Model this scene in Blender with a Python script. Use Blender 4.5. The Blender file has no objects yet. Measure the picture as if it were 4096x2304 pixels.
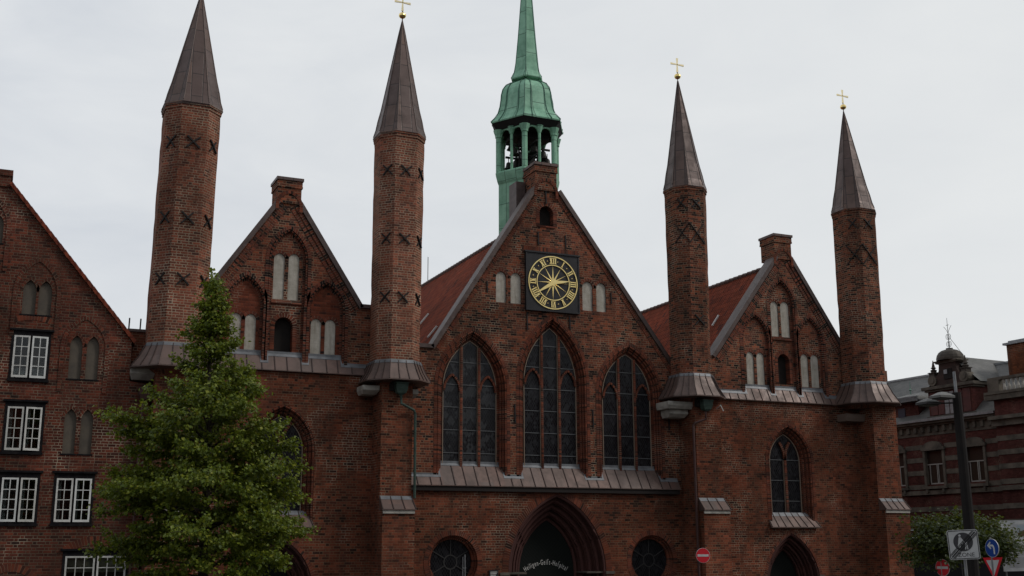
import bpy, math, random
from mathutils import Vector, Matrix, geometry
random.seed(7)
C = bpy.context.scene.collection
SC = bpy.context.scene
rad = math.radians

# ------------------------------------------------------------------ camera
EYE = 3.4                                   # photographer stands raised above the square
PITCH, ROLL, YAW = rad(12.67), rad(-0.2445), rad(23.94)
fwd = Vector((math.sin(YAW)*math.cos(PITCH), math.cos(YAW)*math.cos(PITCH), math.sin(PITCH)))
rt0 = Vector((math.cos(YAW), -math.sin(YAW), 0))
up0 = rt0.cross(fwd)
rt = rt0*math.cos(ROLL) + up0*math.sin(ROLL)
up = -rt0*math.sin(ROLL) + up0*math.cos(ROLL)
cam = bpy.data.objects.new('camera', bpy.data.cameras.new('camera'))
C.objects.link(cam)
cam.matrix_world = Matrix(((rt.x, up.x, -fwd.x, 0), (rt.y, up.y, -fwd.y, 0), (rt.z, up.z, -fwd.z, EYE), (0, 0, 0, 1)))
cam.data.sensor_width = 36
cam.data.lens = 36*4580/4096
cam.data.clip_end = 3000
SC.camera = cam

# ------------------------------------------------------------------ light
SUN_EL, SUN_AZ = rad(42), rad(124)          # azimuth clockwise from +Y (the way into the facade)
SC.view_settings.view_transform = 'Standard'
SC.view_settings.look = 'None'
SC.view_settings.gamma = 1
SC.view_settings.exposure = 0
W = bpy.data.worlds.new('World'); SC.world = W; W.use_nodes = True
nt = W.node_tree; nt.nodes.clear()
def wn(t, **k):
    n = nt.nodes.new(t)
    for a, b in k.items(): setattr(n, a, b)
    return n
sky = wn('ShaderNodeTexSky', sky_type='NISHITA', sun_disc=False, sun_elevation=SUN_EL, sun_rotation=SUN_AZ)
b1 = wn('ShaderNodeBackground'); b1.inputs[1].default_value = 0.05
nt.links.new(sky.outputs[0], b1.inputs[0])
tc = wn('ShaderNodeTexCoord'); mp = wn('ShaderNodeMapping'); mp.inputs['Scale'].default_value = (1, 1, 2.6)
mp.inputs['Rotation'].default_value = (0.2, 0.25, 0.3)
nt.links.new(tc.outputs['Generated'], mp.inputs[0])
nz = wn('ShaderNodeTexNoise'); nz.inputs['Scale'].default_value = 4.2; nz.inputs['Detail'].default_value = 6; nz.inputs['Roughness'].default_value = .55
nz.inputs['Distortion'].default_value = .4
nt.links.new(mp.outputs[0], nz.inputs['Vector'])
rp = wn('ShaderNodeValToRGB')
rp.color_ramp.elements[0].position = .3; rp.color_ramp.elements[0].color = (.63, .67, .73, 1)
rp.color_ramp.elements[1].position = .72; rp.color_ramp.elements[1].color = (.81, .835, .86, 1)
nt.links.new(nz.outputs['Fac'], rp.inputs[0])
dotn = wn('ShaderNodeVectorMath', operation='DOT_PRODUCT'); dotn.inputs[1].default_value = (math.sin(rad(75)), math.cos(rad(75)), 0)
nt.links.new(tc.outputs['Generated'], dotn.inputs[0])
mr = wn('ShaderNodeMapRange'); mr.inputs[1].default_value = .1; mr.inputs[2].default_value = .95; mr.inputs[3].default_value = 0; mr.inputs[4].default_value = .8
nt.links.new(dotn.outputs['Value'], mr.inputs[0])
mx = wn('ShaderNodeMix', data_type='RGBA'); mx.inputs[7].default_value = (.85, .865, .86, 1)
nt.links.new(mr.outputs[0], mx.inputs[0]); nt.links.new(rp.outputs[0], mx.inputs[6])
# the cloud cover is thinner and brighter beyond the building, heavier behind the photographer
dot2 = wn('ShaderNodeVectorMath', operation='DOT_PRODUCT'); dot2.inputs[1].default_value = (0, 1, 0); nt.links.new(tc.outputs['Generated'], dot2.inputs[0])
mr2 = wn('ShaderNodeMapRange'); mr2.inputs[1].default_value = -.5; mr2.inputs[2].default_value = .45; mr2.inputs[3].default_value = .66; mr2.inputs[4].default_value = 1
nt.links.new(dot2.outputs['Value'], mr2.inputs[0])
mu = wn('ShaderNodeVectorMath', operation='SCALE'); nt.links.new(mx.outputs[2], mu.inputs[0]); nt.links.new(mr2.outputs[0], mu.inputs['Scale'])
b2 = wn('ShaderNodeBackground'); nt.links.new(mu.outputs[0], b2.inputs[0]); b2.inputs[1].default_value = 1.0
ms = wn('ShaderNodeMixShader'); ms.inputs[0].default_value = .93
nt.links.new(b1.outputs[0], ms.inputs[1]); nt.links.new(b2.outputs[0], ms.inputs[2])
wo = wn('ShaderNodeOutputWorld'); nt.links.new(ms.outputs[0], wo.inputs[0])
sl = bpy.data.lights.new('sun', 'SUN'); sl.energy = 1.25; sl.angle = rad(15); sl.color = (1, .95, .88)
so = bpy.data.objects.new('sun', sl); C.objects.link(so)
sdir = Vector((math.sin(SUN_AZ)*math.cos(SUN_EL), math.cos(SUN_AZ)*math.cos(SUN_EL), math.sin(SUN_EL)))
so.rotation_euler = sdir.to_track_quat('Z', 'Y').to_euler(); so.location = (0, -20, 60)

# ------------------------------------------------------------------ materials
def mat(name, col=(.5, .5, .5), rough=.7, metal=0, spec=.3, noise=None):
    m = bpy.data.materials.new(name); m.use_nodes = True
    b = m.node_tree.nodes['Principled BSDF']
    b.inputs['Base Color'].default_value = (*col, 1); b.inputs['Roughness'].default_value = rough
    b.inputs['Metallic'].default_value = metal; b.inputs['Specular IOR Level'].default_value = spec
    if noise:
        col2, scale, lo, hi = noise
        N = NB(m)
        tcn = N.new('ShaderNodeTexCoord')
        n = N.noise(tcn.outputs['Object'], scale, 6, .6)
        f = N.maprange(n, lo, hi, 0, 1)
        N.link(N.mix(f, (*col, 1), (*col2, 1)), b.inputs['Base Color'])
    return m
class NB:
    """small helper to write node trees as expressions"""
    def __init__(s, m): s.t = m.node_tree; s.b = m.node_tree.nodes.get('Principled BSDF')
    def new(s, t, **k):
        n = s.t.nodes.new(t)
        for a, v in k.items(): setattr(n, a, v)
        return n
    def link(s, a, b): s.t.links.new(a, b)
    def put(s, v, sock):
        if hasattr(v, 'links'): s.link(v, sock)
        elif v is not None: sock.default_value = v
    def math(s, op, a, b=None, c=None):
        n = s.new('ShaderNodeMath', operation=op)
        for i, v in enumerate((a, b, c)):
            if v is not None: s.put(v, n.inputs[i])
        return n.outputs[0]
    def mix(s, f, a, b, mode='MIX'):
        n = s.new('ShaderNodeMix', data_type='RGBA', blend_type=mode); n.clamp_factor = True
        s.put(f, n.inputs[0]); s.put(a, n.inputs[6]); s.put(b, n.inputs[7]); return n.outputs[2]
    def noise(s, vec, scale, detail=4, rough=.5, dist=0):
        n = s.new('ShaderNodeTexNoise'); s.put(vec, n.inputs['Vector'])
        n.inputs['Scale'].default_value = scale; n.inputs['Detail'].default_value = detail
        n.inputs['Roughness'].default_value = rough; n.inputs['Distortion'].default_value = dist
        return n.outputs['Fac']
    def maprange(s, v, a, b, c, d):
        n = s.new('ShaderNodeMapRange'); s.put(v, n.inputs[0])
        for i, x in enumerate((a, b, c, d)): n.inputs[i+1].default_value = x
        return n.outputs[0]
    def ramp(s, v, stops, interp='LINEAR'):
        n = s.new('ShaderNodeValToRGB'); r = n.color_ramp; r.interpolation = interp
        while len(r.elements) < len(stops): r.elements.new(.5)
        for e, (p, c) in zip(r.elements, stops): e.position = p; e.color = (*c, 1)
        s.put(v, n.inputs[0]); return n.outputs[0]
    def white(s, vec):
        n = s.new('ShaderNodeTexWhiteNoise', noise_dimensions='3D'); s.put(vec, n.inputs['Vector']); return n.outputs
    def comb(s, x, y, z=0.0):
        n = s.new('ShaderNodeCombineXYZ')
        for i, v in enumerate((x, y, z)): s.put(v, n.inputs[i])
        return n.outputs[0]
    def uv(s):
        n = s.new('ShaderNodeUVMap'); n.uv_map = 'UVMap'
        q = s.new('ShaderNodeSeparateXYZ'); s.link(n.outputs[0], q.inputs[0])
        return q.outputs[0], q.outputs[1], n.outputs[0]
    def mapping(s, vec, scale):
        n = s.new('ShaderNodeMapping'); s.put(vec, n.inputs[0]); n.inputs['Scale'].default_value = scale; return n.outputs[0]
    def bump(s, h, strength, dist=.01):
        n = s.new('ShaderNodeBump'); n.inputs['Strength'].default_value = strength; n.inputs['Distance'].default_value = dist
        s.put(h, n.inputs['Height']); s.link(n.outputs[0], s.b.inputs['Normal'])

def brick_mat(name, palette, mortar=(.33, .235, .16), mj=.020, h=.1, ls=.28, lh=.13, grime=.5, patch=(.25, .066, .034), patch_amt=.5, jit=.006):
    m = bpy.data.materials.new(name); m.use_nodes = True; N = NB(m)
    u, v, uvv = N.uv()
    geo = N.new('ShaderNodeTexCoord').outputs['Object']
    j = N.noise(geo, 5.0, 2, .5)
    v2 = N.math('ADD', v, N.math('MULTIPLY', N.math('SUBTRACT', j, .5), jit*3))
    rowf = N.math('DIVIDE', v2, h); row = N.math('FLOOR', rowf); fv = N.math('FRACT', rowf)
    rr = N.white(N.comb(row, 3.7, 1.1))[0]
    P = ls + lh
    uo = N.math('ADD', u, N.math('ADD', N.math('MULTIPLY', N.math('MODULO', row, 2.0), P*.5), N.math('MULTIPLY', rr, P*.25)))
    q = N.math('DIVIDE', uo, P); cell = N.math('FLOOR', q); pu = N.math('MULTIPLY', N.math('FRACT', q), P)
    isb = N.math('GREATER_THAN', pu, ls)
    cid = N.math('ADD', N.math('MULTIPLY', cell, 2.0), isb)
    du = N.math('MINIMUM', N.math('MINIMUM', pu, N.math('ABSOLUTE', N.math('SUBTRACT', pu, ls))), N.math('SUBTRACT', P, pu))
    dv = N.math('MULTIPLY', N.math('MINIMUM', fv, N.math('SUBTRACT', 1.0, fv)), h)
    d = N.math('MINIMUM', du, dv)
    mort = N.maprange(d, mj*.35, mj*.75, 1, 0)
    w = N.white(N.comb(cid, row, .3)); w2 = N.white(N.comb(cid, row, 7.9))
    big = N.noise(geo, .32, 4, .6); big2 = N.noise(geo, .9, 5, .62, .5)
    # burnt bricks come in clusters
    sel = N.math('ADD', w[0], N.math('MULTIPLY', N.math('SUBTRACT', N.noise(geo, .55, 3, .6), .5), .55))
    col = N.ramp(sel, palette)
    col = N.mix(N.math('MULTIPLY', N.maprange(big2, .5, .72, 0, 1), patch_amt), col, (*patch, 1))
    val = N.maprange(w2[0], 0, 1, .8, 1.2)
    col = N.mix(1.0, col, N.comb(val, val, val), 'MULTIPLY')
    # mortar washed out in places
    mvis = N.maprange(N.noise(geo, .7, 5, .65, .3), .34, .6, .25, 1)
    mcol = N.mix(N.noise(geo, 1.3, 3, .5), (*mortar, 1), (mortar[0]*.6, mortar[1]*.56, mortar[2]*.52, 1))
    fresh = N.maprange(N.noise(geo, .38, 4, .65, .6), .52, .62, 0, .75)      # patches with pale, newly pointed joints
    mcol = N.mix(fresh, mcol, (.52, .43, .32, 1))
    col = N.mix(N.math('MULTIPLY', mort, mvis), col, mcol)
    # broad patches: rebuilt and soot-darkened areas of the wall
    tone = N.maprange(N.noise(geo, .23, 6, .65, .9), .32, .68, .48, 1.25)
    col = N.mix(1.0, col, N.comb(tone, tone, tone), 'MULTIPLY')
    # grime streaks and lime
    st = N.noise(N.mapping(geo, (1.6, 1.6, .20)), 1.0, 6, .68)
    col = N.mix(N.math('MULTIPLY', N.maprange(st, .46, .72, 0, 1), grime), col, (.05, .032, .024, 1))
    lime = N.noise(geo, 2.6, 6, .7, .6)
    col = N.mix(N.math('MULTIPLY', N.maprange(lime, .62, .75, 0, .5), N.maprange(N.noise(geo, .45, 3, .6), .45, .62, 0, 1)), col, (.30, .25, .19, 1))
    N.link(col, N.b.inputs['Base Color']); N.b.inputs['Roughness'].default_value = .95; N.b.inputs['Specular IOR Level'].default_value = .06
    N.bump(N.math('MULTIPLY', mort, -1.0), .45, .012)
    return m
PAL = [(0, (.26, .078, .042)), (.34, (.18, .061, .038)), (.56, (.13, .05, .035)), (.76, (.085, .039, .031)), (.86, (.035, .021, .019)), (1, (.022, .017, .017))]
PAL2 = [(0, (.275, .09, .055)), (.4, (.21, .075, .049)), (.8, (.155, .062, .044)), (1, (.09, .042, .034))]
PALW = [(0, (.215, .062, .034)), (.45, (.155, .049, .029)), (.85, (.105, .037, .025)), (1, (.04, .02, .016))]
PALH = [(0, (.165, .046, .028)), (.45, (.12, .036, .024)), (.85, (.085, .029, .022)), (1, (.038, .022, .019))]
M = {}
M['brick_upper'] = brick_mat('weathered medieval brick', PAL, grime=.45)
M['brick_lower'] = brick_mat('red brown brick', PALW, mortar=(.25, .17, .11), grime=.6, mj=.018)
M['brick_tower'] = brick_mat('tower brick', PAL2, mortar=(.44, .345, .25), mj=.023, grime=.2, jit=.004)
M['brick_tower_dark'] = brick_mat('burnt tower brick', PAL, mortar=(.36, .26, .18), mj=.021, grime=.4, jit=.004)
M['brick_house'] = brick_mat('old house brick', PALH, mortar=(.21, .165, .12), grime=.65, patch=(.15, .05, .035))
M['brick_arch'] = brick_mat('moulded arch brick', [(0, (.20, .058, .034)), (.5, (.145, .046, .031)), (.8, (.085, .034, .027)), (1, (.045, .026, .022))], mortar=(.24, .16, .105), ls=.6, lh=.6, h=.09, mj=.012, grime=.3, patch_amt=.3)
M['brick_glazed'] = brick_mat('dark glazed arch brick', [(0, (.19, .056, .035)), (.5, (.14, .047, .033)), (.72, (.085, .036, .029)), (.8, (.035, .023, .021)), (1, (.02, .016, .016))], mortar=(.30, .23, .165), ls=.6, lh=.6, h=.1, mj=.014, grime=.2, patch_amt=0)
M['brick_fill'] = brick_mat('soft red infill brick', [(0, (.20, .056, .032)), (.6, (.165, .047, .029)), (.9, (.12, .04, .028)), (1, (.03, .02, .02))], mortar=(.19, .08, .052), grime=.5, patch=(.19, .055, .03))
M['brick_villa'] = brick_mat('dark red facing brick', [(0, (.12, .043, .037)), (1, (.09, .035, .031))], mortar=(.08, .03, .027), h=.077, ls=.25, lh=.125, mj=.008, grime=.35, patch=(.085, .03, .028))
M['brick_chimney'] = brick_mat('orange chimney brick', [(0, (.22, .075, .035)), (1, (.13, .05, .03))], mortar=(.1, .06, .04), grime=.8)

def sheet_mat(name, cols, pw, ph, seam=(.03, .022, .02), rough=.45, metal=.6, sw=.018, grime=(.05, .035, .03), gamt=.5, stag=.5):
    """sheet metal in panels pw x ph metres with tinted panels and dark joints"""
    m = bpy.data.materials.new(name); m.use_nodes = True; N = NB(m)
    u, v, uvv = N.uv(); geo = N.new('ShaderNodeTexCoord').outputs['Object']
    cu = N.math('FLOOR', N.math('DIVIDE', u, pw))
    v2 = N.math('ADD', v, N.math('MULTIPLY', N.white(N.comb(cu, 1.3, 2.2))[0], ph*stag*2))
    rv = N.math('DIVIDE', v2, ph); row = N.math('FLOOR', rv); fv = N.math('FRACT', rv)
    fu = N.math('FRACT', N.math('DIVIDE', u, pw))
    d = N.math('MINIMUM', N.math('MULTIPLY', N.math('MINIMUM', fv, N.math('SUBTRACT', 1.0, fv)), ph), N.math('MULTIPLY', N.math('MINIMUM', fu, N.math('SUBTRACT', 1.0, fu)), pw))
    w = N.white(N.comb(cu, row, .7))
    col = N.ramp(w[0], [(i/max(1, len(cols)-1), c) for i, c in enumerate(cols)])
    n = N.noise(geo, 1.7, 6, .65, .4)
    col = N.mix(N.math('MULTIPLY', N.maprange(n, .42, .72, 0, 1), gamt), col, (*grime, 1))
    st = N.noise(N.mapping(geo, (4, 4, .5)), 1.0, 4, .6)
    col = N.mix(N.maprange(st, .4, .75, 0, .35), col, (cols[0][0]*1.25, cols[0][1]*1.3, cols[0][2]*1.3, 1))
    col = N.mix(N.maprange(d, sw*.4, sw*.8, 1, 0), col, (*seam, 1))
    N.link(col, N.b.inputs['Base Color']); N.b.inputs['Metallic'].default_value = metal
    N.link(N.maprange(n, .3, .7, rough-.1, rough+.15), N.b.inputs['Roughness'])
    N.bump(N.maprange(d, 0, sw, 0, 1), .5, .01)
    return m
M['copper_brown'] = sheet_mat('aged brown copper', [(.085, .055, .049), (.115, .074, .064), (.095, .064, .058), (.135, .08, .06)], .43, 1.0, metal=.3, rough=.5, sw=.026)
M['copper_pink'] = sheet_mat('newer pink copper', [(.12, .078, .066), (.155, .092, .074), (.10, .072, .064), (.145, .08, .064)], .55, 30, metal=.18, rough=.5, sw=.0006, grime=(.065, .048, .042), gamt=.8)
M['verdigris'] = sheet_mat('green copper patina', [(.235, .475, .325), (.275, .525, .37), (.20, .41, .28)], .62, 1.15, seam=(.03, .075, .055), metal=0, rough=.65, grime=(.085, .22, .145), gamt=.8, sw=.02)
M['lead'] = mat('lead flashing', (.19, .20, .215), .5, .3, noise=((.11, .115, .125), 3, .35, .7))
def plaster_mat():
    m = bpy.data.materials.new('pale limewashed brick'); m.use_nodes = True; N = NB(m)
    u, v, uvv = N.uv(); geo = N.new('ShaderNodeTexCoord').outputs['Object']
    fv = N.math('FRACT', N.math('DIVIDE', N.math('ADD', v, N.math('MULTIPLY', N.noise(geo, 4.0, 2), .03)), .1))
    col = N.mix(N.maprange(N.noise(geo, 3.1, 6, .65), .36, .72, 0, 1), (.50, .47, .415, 1), (.33, .305, .255, 1))
    col = N.mix(N.maprange(N.noise(N.mapping(geo, (6, 6, .7)), 1.0, 5, .7), .5, .75, 0, .6), col, (.15, .125, .095, 1))
    col = N.mix(N.maprange(fv, 0, .16, .28, 0), col, (.2, .17, .13, 1))
    N.link(col, N.b.inputs['Base Color']); N.b.inputs['Roughness'].default_value = .95; N.b.inputs['Specular IOR Level'].default_value = .05
    N.bump(fv, .35, .012)
    return m
M['plaster'] = plaster_mat()
M['plaster_grey'] = mat('dull grey brown plaster', (.135, .115, .092), .95, spec=.05, noise=((.09, .08, .07), 2.2, .35, .7))
M['dark'] = mat('dark opening', (.012, .010, .009), .9, noise=((.02, .016, .014), 3, .3, .7))
M['iron'] = mat('black iron', (.016, .015, .016), .6, .3, noise=((.03, .026, .024), 6, .4, .7))
M['gold'] = mat('gilded metal', (1.0, .79, .34), .2, 1.0, noise=((.97, .70, .26), 5, .4, .75))
M['gold_pale'] = mat('pale gilded metal', (.98, .84, .52), .25, .9)
M['clock_black'] = mat('black clock board', (.018, .018, .021), .45, noise=((.03, .03, .033), 3, .4, .7))
M['stone'] = mat('pale limestone', (.42, .40, .36), .85, noise=((.22, .21, .185), 3.0, .4, .72))
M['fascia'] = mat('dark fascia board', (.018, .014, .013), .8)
M['white_paint'] = mat('white painted wood', (.70, .71, .69), .5, noise=((.52, .54, .53), 4, .4, .75))
M['black_wood'] = mat('black stained wood', (.010, .010, .012), .9, spec=.05, noise=((.022, .02, .02), 5, .4, .7))
M['green_metal'] = mat('dark green patinated copper', (.05, .082, .066), .75, noise=((.03, .046, .038), 6, .35, .7))
M['pipe_red'] = mat('reddish brown pipe', (.075, .04, .036), .5, .3)
M['zinc'] = mat('zinc grey metal', (.28, .29, .30), .45, .5, noise=((.17, .175, .18), 5, .35, .7))
M['alu'] = mat('bright aluminium', (.62, .64, .65), .3, .85)
M['pole_dark'] = mat('dark bitumen painted pole', (.008, .0065, .006), .8, noise=((.013, .010, .009), 3, .4, .7))
M['sandstone'] = mat('sooty sandstone', (.145, .125, .10), .9, noise=((.055, .048, .04), 1.6, .35, .68))
M['curtain'] = mat('grey white net curtain', (.42, .43, .42), .9, noise=((.30, .31, .31), 6, .4, .7))
M['blind'] = mat('beige roller blind', (.30, .275, .21), .9)
M['red_sign'] = mat('red sign sheet', (.60, .022, .035), .4)
M['white_sign'] = mat('white sign sheet', (.56, .57, .57), .4, noise=((.46, .47, .47), 4, .4, .7))
M['blue_sign'] = mat('blue sign sheet', (.012, .055, .26), .4)
M['grey_sign'] = mat('dark grey sign print', (.055, .055, .06), .5)
M['black_sign'] = mat('black sign print', (.014, .014, .015), .5)
M['banner'] = mat('pale grey banner', (.58, .59, .60), .7, noise=((.33, .34, .35), 1.2, .35, .7))
M['print_brown'] = mat('brown print', (.12, .075, .045), .8)
M['print_sky'] = mat('pale blue print', (.33, .38, .42), .8)
M['letter'] = mat('white lettering', (.66, .65, .61), .7)
M['bronze'] = mat('dark bell bronze', (.03, .028, .025), .5, .5)
M['bark'] = mat('grey brown bark', (.06, .048, .038), .9, noise=((.03, .025, .02), 14, .35, .7))
M['door'] = None

def tile_mat():
    m = bpy.data.materials.new('red clay pantiles'); m.use_nodes = True; N = NB(m)
    u, v, uvv = N.uv(); geo = N.new('ShaderNodeTexCoord').outputs['Object']
    rv = N.math('DIVIDE', v, .33); row = N.math('FLOOR', rv); fv = N.math('FRACT', rv)
    ru = N.math('DIVIDE', u, .21); cu = N.math('FLOOR', ru); fu = N.math('FRACT', ru)
    w = N.white(N.comb(cu, row, .2))
    col = N.ramp(w[0], [(0, (.215, .054, .03)), (.5, (.175, .045, .027)), (.9, (.14, .038, .024)), (1, (.085, .033, .026))])
    n = N.noise(geo, .8, 6, .65)
    col = N.mix(N.maprange(n, .45, .75, 0, .6), col, (.11, .042, .025, 1))
    tn = N.maprange(N.noise(geo, .35, 4, .6), .3, .7, .75, 1.2); col = N.mix(1.0, col, N.comb(tn, tn, tn), 'MULTIPLY')
    joint = N.maprange(fv, 0, .12, .8, 0)
    col = N.mix(joint, col, (.04, .016, .012, 1))
    N.link(col, N.b.inputs['Base Color']); N.b.inputs['Roughness'].default_value = .92; N.b.inputs['Specular IOR Level'].default_value = .04
    wave = N.math('SINE', N.math('MULTIPLY', fu, 6.2832))
    N.bump(N.math('ADD', N.math('MULTIPLY', wave, .5), N.math('MULTIPLY', N.math('SUBTRACT', 1.0, fv), .8)), .9, .04)
    return m
M['tiles'] = tile_mat()
def slate_mat(name, c1, c2):
    m = bpy.data.materials.new(name); m.use_nodes = True; N = NB(m)
    u, v, uvv = N.uv(); geo = N.new('ShaderNodeTexCoord').outputs['Object']
    rv = N.math('DIVIDE', v, .2); row = N.math('FLOOR', rv); fv = N.math('FRACT', rv)
    ru = N.math('ADD', N.math('DIVIDE', u, .3), N.math('MULTIPLY', N.math('MODULO', row, 2.0), .5)); cu = N.math('FLOOR', ru)
    w = N.white(N.comb(cu, row, .2))
    col = N.mix(w[0], (*c1, 1), (*c2, 1))
    col = N.mix(N.maprange(N.noise(geo, .7, 6, .65), .45, .7, 0, .6), col, (c1[0]*.55, c1[1]*.6, c1[2]*.5, 1))
    col = N.mix(N.maprange(fv, 0, .14, .8, 0), col, (.012, .012, .013, 1))
    N.link(col, N.b.inputs['Base Color']); N.b.inputs['Roughness'].default_value = .55
    N.bump(fv, .6, .02)
    return m
M['slate'] = slate_mat('grey slates', (.07, .07, .068), (.115, .112, .106))

def leaded_mat(name, lo, hi, bias):
    m = bpy.data.materials.new(name); m.use_nodes = True; N = NB(m)
    u, v, uvv = N.uv(); geo = N.new('ShaderNodeTexCoord').outputs['Object']
    a = N.math('DIVIDE', N.math('ADD', u, N.math('MULTIPLY', v, .62)), .115); b = N.math('DIVIDE', N.math('SUBTRACT', u, N.math('MULTIPLY', v, .62)), .115)
    fa, fb = N.math('FRACT', a), N.math('FRACT', b); ca, cb = N.math('FLOOR', a), N.math('FLOOR', b)
    d = N.math('MINIMUM', N.math('MINIMUM', fa, N.math('SUBTRACT', 1.0, fa)), N.math('MINIMUM', fb, N.math('SUBTRACT', 1.0, fb)))
    w = N.white(N.comb(ca, cb, .4))
    n = N.noise(N.comb(N.math('MULTIPLY', N.math('ADD', ca, cb), .075), N.math('MULTIPLY', N.math('SUBTRACT', ca, cb), .11), bias), 1.5, 4, .6)
    pane = N.math('GREATER_THAN', N.math('ADD', n, N.math('MULTIPLY', N.math('SUBTRACT', w[0], .5), .07)), .52)
    col = N.mix(pane, (*lo, 1), (*hi, 1))
    col = N.mix(N.maprange(d, .04, .09, 1, 0), col, (.03, .031, .033, 1))
    N.link(col, N.b.inputs['Base Color']); N.b.inputs['Specular IOR Level'].default_value = .2
    N.link(N.maprange(w[0], 0, 1, .1, .3), N.b.inputs['Roughness'])
    # every quarry leans a little its own way
    nm = N.new('ShaderNodeVectorMath', operation='SUBTRACT'); N.link(w[1], nm.inputs[0]); nm.inputs[1].default_value = (.5, .5, .5)
    sc = N.new('ShaderNodeVectorMath', operation='SCALE'); N.link(nm.outputs[0], sc.inputs[0]); sc.inputs['Scale'].default_value = .04
    gn = N.new('ShaderNodeNewGeometry'); ad = N.new('ShaderNodeVectorMath', operation='ADD'); N.link(gn.outputs['Normal'], ad.inputs[0]); N.link(sc.outputs[0], ad.inputs[1])
    no = N.new('ShaderNodeVectorMath', operation='NORMALIZE'); N.link(ad.outputs[0], no.inputs[0]); N.link(no.outputs[0], N.b.inputs['Normal'])
    return m
M['leaded_grey'] = leaded_mat('leaded glass, greyish panes', (.013, .013, .015), (.040, .042, .045), .13)
M['leaded_mid'] = leaded_mat('leaded glass, mixed panes', (.009, .009, .011), (.021, .022, .025), .6)
M['leaded_dark'] = leaded_mat('leaded glass, dark panes', (.006, .006, .008), (.014, .014, .017), 1.7)
def glass_mat():
    m = mat('dark window pane', (.012, .012, .013), .06, spec=.5); return m
M['pane'] = glass_mat()
def door_mat():
    m = bpy.data.materials.new('dark boarded door'); m.use_nodes = True; N = NB(m)
    u, v, uvv = N.uv()
    k = N.math('FRACT', N.math('DIVIDE', N.math('SUBTRACT', v, N.math('MULTIPLY', N.math('ABSOLUTE', N.math('SUBTRACT', u, 21.72)), 1.0)), .16))
    col = N.mix(N.maprange(k, 0, .18, 1, 0), (.010, .0125, .011, 1), (.003, .003, .003, 1))
    N.link(col, N.b.inputs['Base Color']); N.b.inputs['Roughness'].default_value = .75; N.b.inputs['Specular IOR Level'].default_value = .12
    return m
M['door'] = door_mat()
def ground_mat(name, c1, c2, s):
    m = bpy.data.materials.new(name); m.use_nodes = True; N = NB(m)
    geo = N.new('ShaderNodeTexCoord').outputs['Object']
    v = N.new('ShaderNodeTexVoronoi', feature='DISTANCE_TO_EDGE'); N.link(geo, v.inputs['Vector']); v.inputs['Scale'].default_value = s
    col = N.mix(N.noise(geo, .5, 6, .6), (*c1, 1), (*c2, 1))
    col = N.mix(N.maprange(v.outputs['Distance'], 0, .06, 1, 0), col, (.02, .019, .017, 1))
    N.link(col, N.b.inputs['Base Color']); N.b.inputs['Roughness'].default_value = .85
    return m
M['asphalt'] = mat('asphalt', (.045, .045, .047), .9, noise=((.06, .059, .057), 1.5, .35, .7))
M['cobble'] = ground_mat('granite setts', (.05, .047, .043), (.08, .074, .067), 7)

def leaf_mat(name, cols):
    m = bpy.data.materials.new(name); m.use_nodes = True; N = NB(m)
    g = N.new('ShaderNodeNewGeometry')
    col = N.ramp(g.outputs['Random Per Island'], cols)
    N.link(col, N.b.inputs['Base Color']); N.b.inputs['Roughness'].default_value = .5; N.b.inputs['Specular IOR Level'].default_value = .35
    tr = N.new('ShaderNodeBsdfTranslucent'); N.link(N.mix(.5, col, (.24, .27, .025, 1)), tr.inputs[0])
    mxs = N.new('ShaderNodeMixShader'); mxs.inputs[0].default_value = .3
    out = [n for n in N.t.nodes if n.type == 'OUTPUT_MATERIAL'][0]
    N.link(N.b.outputs[0], mxs.inputs[1]); N.link(tr.outputs[0], mxs.inputs[2]); N.link(mxs.outputs[0], out.inputs[0])
    return m
M['leaf'] = leaf_mat('linden leaves', [(0, (.05, .082, .009)), (.45, (.105, .15, .012)), (.85, (.17, .21, .016)), (1, (.25, .26, .024))])
M['leaf_dark'] = leaf_mat('small tree leaves', [(0, (.016, .03, .006)), (.75, (.028, .048, .008)), (1, (.055, .075, .013))])

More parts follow.
